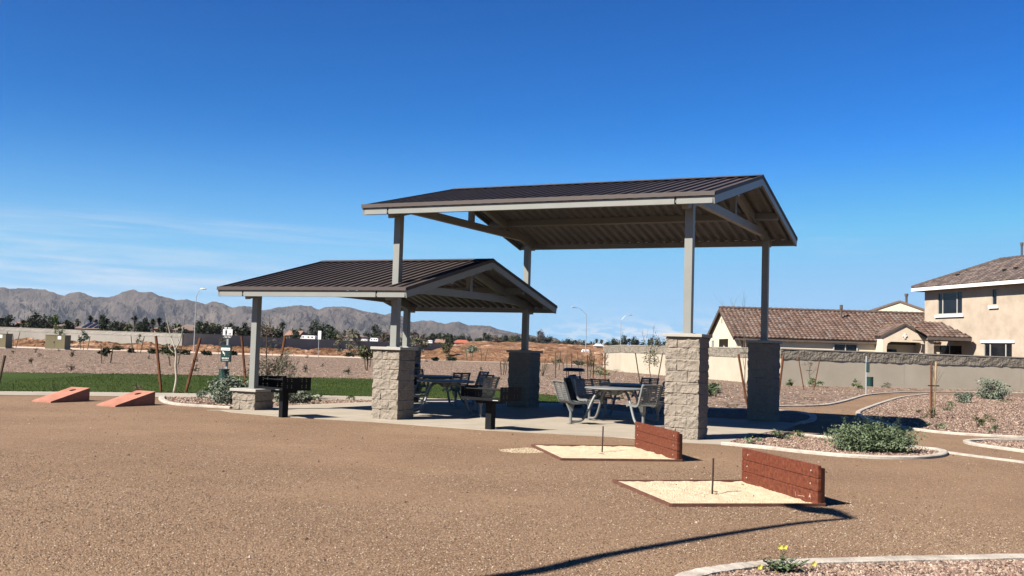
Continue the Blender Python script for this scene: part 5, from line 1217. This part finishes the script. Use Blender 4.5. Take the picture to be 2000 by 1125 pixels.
# ================================================================== FAR TREES
def ftree(x, w_, yt, kind, Y, label, seed, yb=None):
    a = D(x, yt, Y); s_ = Y/F; H = a.z; W_ = w_*s_; rnd = random.Random(seed); t = empty('tree', (a.x, Y, 0), 0, label, 'tree', 'trees behind the far walls')
    if kind == 'palm':
        t.name = 'palm_tree'; t['category'] = 'palm tree'; rc_ = W_*.62
        MB().tube([(0, 0, 0), (.1, 0, H*.5), (0, 0, H-rc_*.8)], [.22, .18, .16], 6).build('trunk', M['bark'], t)
        mb = MB(); c = Vector((0, 0, H-rc_*.85))
        for k in range(46):
            az = rnd.random()*6.28; el = rnd.uniform(-1.0, 1.35); d = Vector((math.cos(az)*math.cos(el), math.sin(az)*math.cos(el), math.sin(el))); L_ = rc_*rnd.uniform(.85, 1.1); e = d.cross(Vector((0, 0, 1))).normalized()
            p1_ = c+d*L_*.55; p2_ = c+d*L_+Vector((0, 0, -L_*.22)); wd = L_*.22
            mb.add([c, p1_+e*wd, p2_, p1_-e*wd], [(0, 1, 2, 3)])
        mb.build('crown', M['lf_palm'], t); return
    mt = {'dark': 'lf_dark', 'olive': 'lf_olive', 'bright': 'lf_bright', 'brown': 'lf_brown', 'grey': 'lf_brown'}[kind]
    tall = H/max(.5, W_); zc = H*.60; mb = MB()
    n = int(min(5000, 1800+W_*260)); ls = .17+.03*W_
    leaves(mb, (0, 0, H*.56), (W_*.60, W_*.55, H*.50), n, ls*1.25, rnd, clump=max(18, n//45), asp=.75, shell=.15, low=-.95)
    mb.build('crown', M[mt], t)
    tb = MB()
    for k in range(4): a_ = rnd.random()*6.28; tb.tube([(0, 0, 0), (math.cos(a_)*W_*.08, math.sin(a_)*W_*.08, H*.35), (math.cos(a_)*W_*.28, math.sin(a_)*W_*.28, H*.75)], [.2, .14, .04], 5)
    tb.build('trunk', M['bark'], t)
FT = [(1, 14, 625, 'dark', 175, 'dark hedge tree cut by the left edge'), (20, 26, 622, 'dark', 178, 'dark squat tree at the far left, left of the pink roof'), (46, 14, 623, 'palm', 176, 'short shaggy palm left of the big round tree'),
 (77, 38, 614, 'dark', 176, 'big round tree, the widest crown behind the pale wall'), (108, 26, 620, 'bright', 195, 'light green flat tree right of the big round tree'), (134, 22, 629, 'dark', 172, 'dark bush left of the solar roof'),
 (152, 13, 621, 'palm', 188, 'short palm above the left end of the solar roof'), (177, 13, 615, 'palm', 190, 'tall slender palm over the middle of the solar roof'), (188, 10, 623, 'palm', 196, 'small palm right of the tall slender palm'),
 (201, 12, 618, 'dark', 178, 'columnar dark tree right of the solar roof'), (210, 12, 620, 'palm', 182, 'palm touching the columnar dark tree'), (222, 22, 629, 'dark', 176, 'round dark bush right of the columnar tree'),
 (239, 14, 634, 'brown', 180, 'brownish bush above the pale wall, left of the stout palm'), (250, 16, 636, 'olive', 176, 'olive bush at the foot of the stout palm'), (263, 14, 614, 'palm', 182, 'stout tall palm left of the bare pale tree'), (276, 20, 630, 'dark', 178, 'dark tree right of the stout palm'), (286, 16, 625, 'dark', 184, 'pointed dark tree between the stout palm and the small pink house'),
 (299, 14, 621, 'palm', 188, 'left one of a palm pair over the small pink house'), (311, 13, 618, 'palm', 190, 'right one of a palm pair over the small pink house'), (322, 20, 634, 'dark', 178, 'dark bush right of the small pink house'), (346, 20, 628, 'palm', 192, 'wide palm above the brown roofed house'), (358, 22, 643, 'dark', 176, 'low dark bush below the brown roof'),
 (397, 30, 629, 'dark', 178, 'large round dark tree just right of the street lamp'), (413, 16, 636, 'olive', 182, 'olive tree right of the large round dark tree'), (425, 18, 640, 'dark', 182, 'low dark tree left of the dog station sign'), (450, 22, 634, 'dark', 184, 'dark tree right above the dog station sign'), (465, 16, 636, 'palm', 190, 'low palm between the sign and the shelter post'), (478, 18, 637, 'dark', 186, 'dark tree left of the short pillar post'),
 (517, 26, 638, 'brown', 190, 'brownish tree behind the feathery young tree'), (532, 18, 643, 'olive', 192, 'olive bush right of the brownish tree'), (544, 14, 645, 'dark', 192, 'dark bush left of the tall palm by the salmon house'), (552, 14, 627, 'palm', 200, 'tall palm left of the salmon house'), (577, 16, 647, 'dark', 205, 'dark bush right beside the salmon house'), (592, 26, 643, 'dark', 240, 'dark tree behind the long white caravan'),
 (618, 22, 629, 'dark', 235, 'tall dark tree right behind the blank sign'), (631, 14, 633, 'dark', 238, 'narrower dark tree right of the blank sign'), (641, 12, 632, 'palm', 245, 'left palm of two right of the blank sign'), (648, 11, 635, 'palm', 245, 'right palm of two right of the blank sign'), (641, 34, 648, 'dark', 225, 'low wide dark tree under the two palms'), (660, 18, 650, 'olive', 225, 'olive bush right of the low wide dark tree'),
 (690, 8, 646, 'dark', 260, 'small round tree above the low brown roof'), (672, 10, 649, 'brown', 265, 'small brownish tree left of the low brown roof'), (697, 12, 652, 'dark', 240, 'dark bush at the right end of the low brown roof'), (715, 12, 651, 'dark', 255, 'small dark tree left of the tall dark pine'), (734, 19, 637, 'dark', 240, 'tall dark pine just left of the middle pillar'), (753, 24, 651, 'brown', 235, 'brown tree left of the middle shelter post'),
 (809, 20, 651, 'brown', 262, 'brown tree right of the thin rear post'), (829, 16, 655, 'grey', 262, 'grey brown tree left of the boxy caravan'), (844, 18, 654, 'dark', 300, 'dark tree behind the boxy caravan'), (858, 14, 652, 'dark', 310, 'left dark tree of the clump over the pink gable'), (870, 14, 653, 'dark', 310, 'middle dark tree of the clump over the pink gable'), (879, 12, 653, 'dark', 310, 'right dark tree of the clump over the pink gable'),
 (891, 14, 657, 'dark', 460, 'dark tree behind the left end of the red roof'), (903, 14, 655, 'dark', 460, 'dark tree behind the middle of the red roof'), (917, 12, 657, 'dark', 460, 'dark tree behind the right end of the red roof'), (935, 20, 661, 'dark', 455, 'dark tree over the pale low house'), (947, 10, 648, 'palm', 450, 'lone palm rising above the tree line near the rear pillar'), (955, 20, 655, 'dark', 452, 'dark tree below the lone palm'), (969, 22, 657, 'brown', 450, 'brown tree right of the lone palm'), (985, 20, 657, 'dark', 452, 'dark tree in the middle of the line left of the rear post'), (1000, 20, 657, 'olive', 452, 'olive tree left of the rear post'), (1012, 16, 657, 'dark', 452, 'dark tree touching the rear post on its left'),
 (1036, 20, 660, 'dark', 452, 'dark tree touching the rear post on its right'), (1047, 12, 664, 'brown', 455, 'brown tree two right of the rear post'), (1055, 15, 647, 'grey', 448, 'tallest grey tree of the line right of the rear post'), (1066, 18, 657, 'dark', 452, 'dark tree right of the tallest grey tree'), (1074, 12, 659, 'dark', 455, 'pointed dark tree right of the tallest grey tree'), (1084, 24, 666, 'grey', 445, 'wide grey tree over the orange field'), (1098, 20, 667, 'grey', 446, 'second wide grey tree over the orange field'), (1112, 18, 664, 'dark', 448, 'round dark tree left of the small lone palm'), (1124, 6, 663, 'palm', 440, 'small lone palm left of the street lamp'), (1133, 22, 669, 'grey', 445, 'grey tree at the foot of the small lone palm'), (1149, 16, 672, 'dark', 440, 'low dark tree behind the street lamp pole'),
 (1162, 18, 668, 'dark', 380, 'dark tree left of the palm pair at the wall end'), (1166, 7, 661, 'palm', 380, 'left palm of the pair at the wall end'), (1175, 8, 662, 'palm', 380, 'right palm of the pair at the wall end'), (1184, 18, 671, 'dark', 380, 'dark tree directly above the wall end'), (1199, 12, 665, 'dark', 350, 'dark tree above the wall, right of the palm pair'), (1207, 14, 670, 'olive', 350, 'low olive tree by the second lamp pole'),
 (1219, 11, 658, 'dark', 350, 'tall dark tree right of the distant lamp pole'), (1229, 10, 660, 'palm', 350, 'bushy palm right of the distant lamp pole'), (1237, 9, 663, 'dark', 350, 'dark tree right of the bushy palm'), (1243, 9, 662, 'dark', 350, 'dark tree two right of the bushy palm'), (1256, 16, 672, 'dark', 350, 'low dark tree left of the leafy sapling'), (1271, 10, 659, 'dark', 350, 'dark tree behind the leafy sapling top'), (1285, 12, 667, 'dark', 350, 'dark tree left of the right front pillar'), (1297, 12, 668, 'dark', 350, 'dark tree half hidden by the right front pillar')]
for i, (x, w_, yt, kd, Y, lab) in enumerate(FT): ftree(x, w_, yt, kd, Y, lab, 300+i)
# masses of far greenery that read as one band
mb = MB(); rnd = random.Random(77)
for k in range(190):
    if k >= 90:
        x = -60+rnd.random()*900; Y = rnd.uniform(240, 280); p = D(x, 660, Y); zt_ = D(x, 640+max(0, x)*.026+rnd.uniform(-2, 6), Y).z
        if x > 650: zt_ *= .9
        leaves(mb, (p.x, Y, zt_*.5), (4.2, 2.5, zt_*.52), 170, .55, rnd, clump=14, asp=.7, shell=.1); continue
    x = 355+rnd.random()*960; Y = rnd.uniform(480, 560); p = D(x, 672, Y); zt_ = D(x, 668+rnd.uniform(-5, 3)+ (0 if x > 860 else -8*(860-x)/500), Y).z
    leaves(mb, (p.x, Y, zt_*.55), (5, 4, zt_*.5), 110, .9, rnd, clump=14, asp=.7, shell=.1)
tag(mb.build('far_grove', M['lf_dark']), 'unbroken dark band of far trees at the foot of the mountains', 'grove', None, 'stuff')
# ================================================================== HAZE
hz = bpy.data.materials.new('haze'); hz.use_nodes = True; n = hz.node_tree; n.nodes.clear()
ho = n.nodes.new('ShaderNodeOutputMaterial'); pv = n.nodes.new('ShaderNodeVolumePrincipled'); pv.inputs['Color'].default_value = (.78, .86, 1, 1); pv.inputs['Density'].default_value = 3.8e-5; pv.inputs['Anisotropy'].default_value = .2
n.links.new(pv.outputs[0], ho.inputs['Volume'])
hb = MB().box((0, 2400, 108), (8000, 6000, 220)); ho_ = hb.build('haze', hz); ho_['kind'] = 'stuff'; ho_['label'] = 'faint pale air haze over the far plain and mountains'
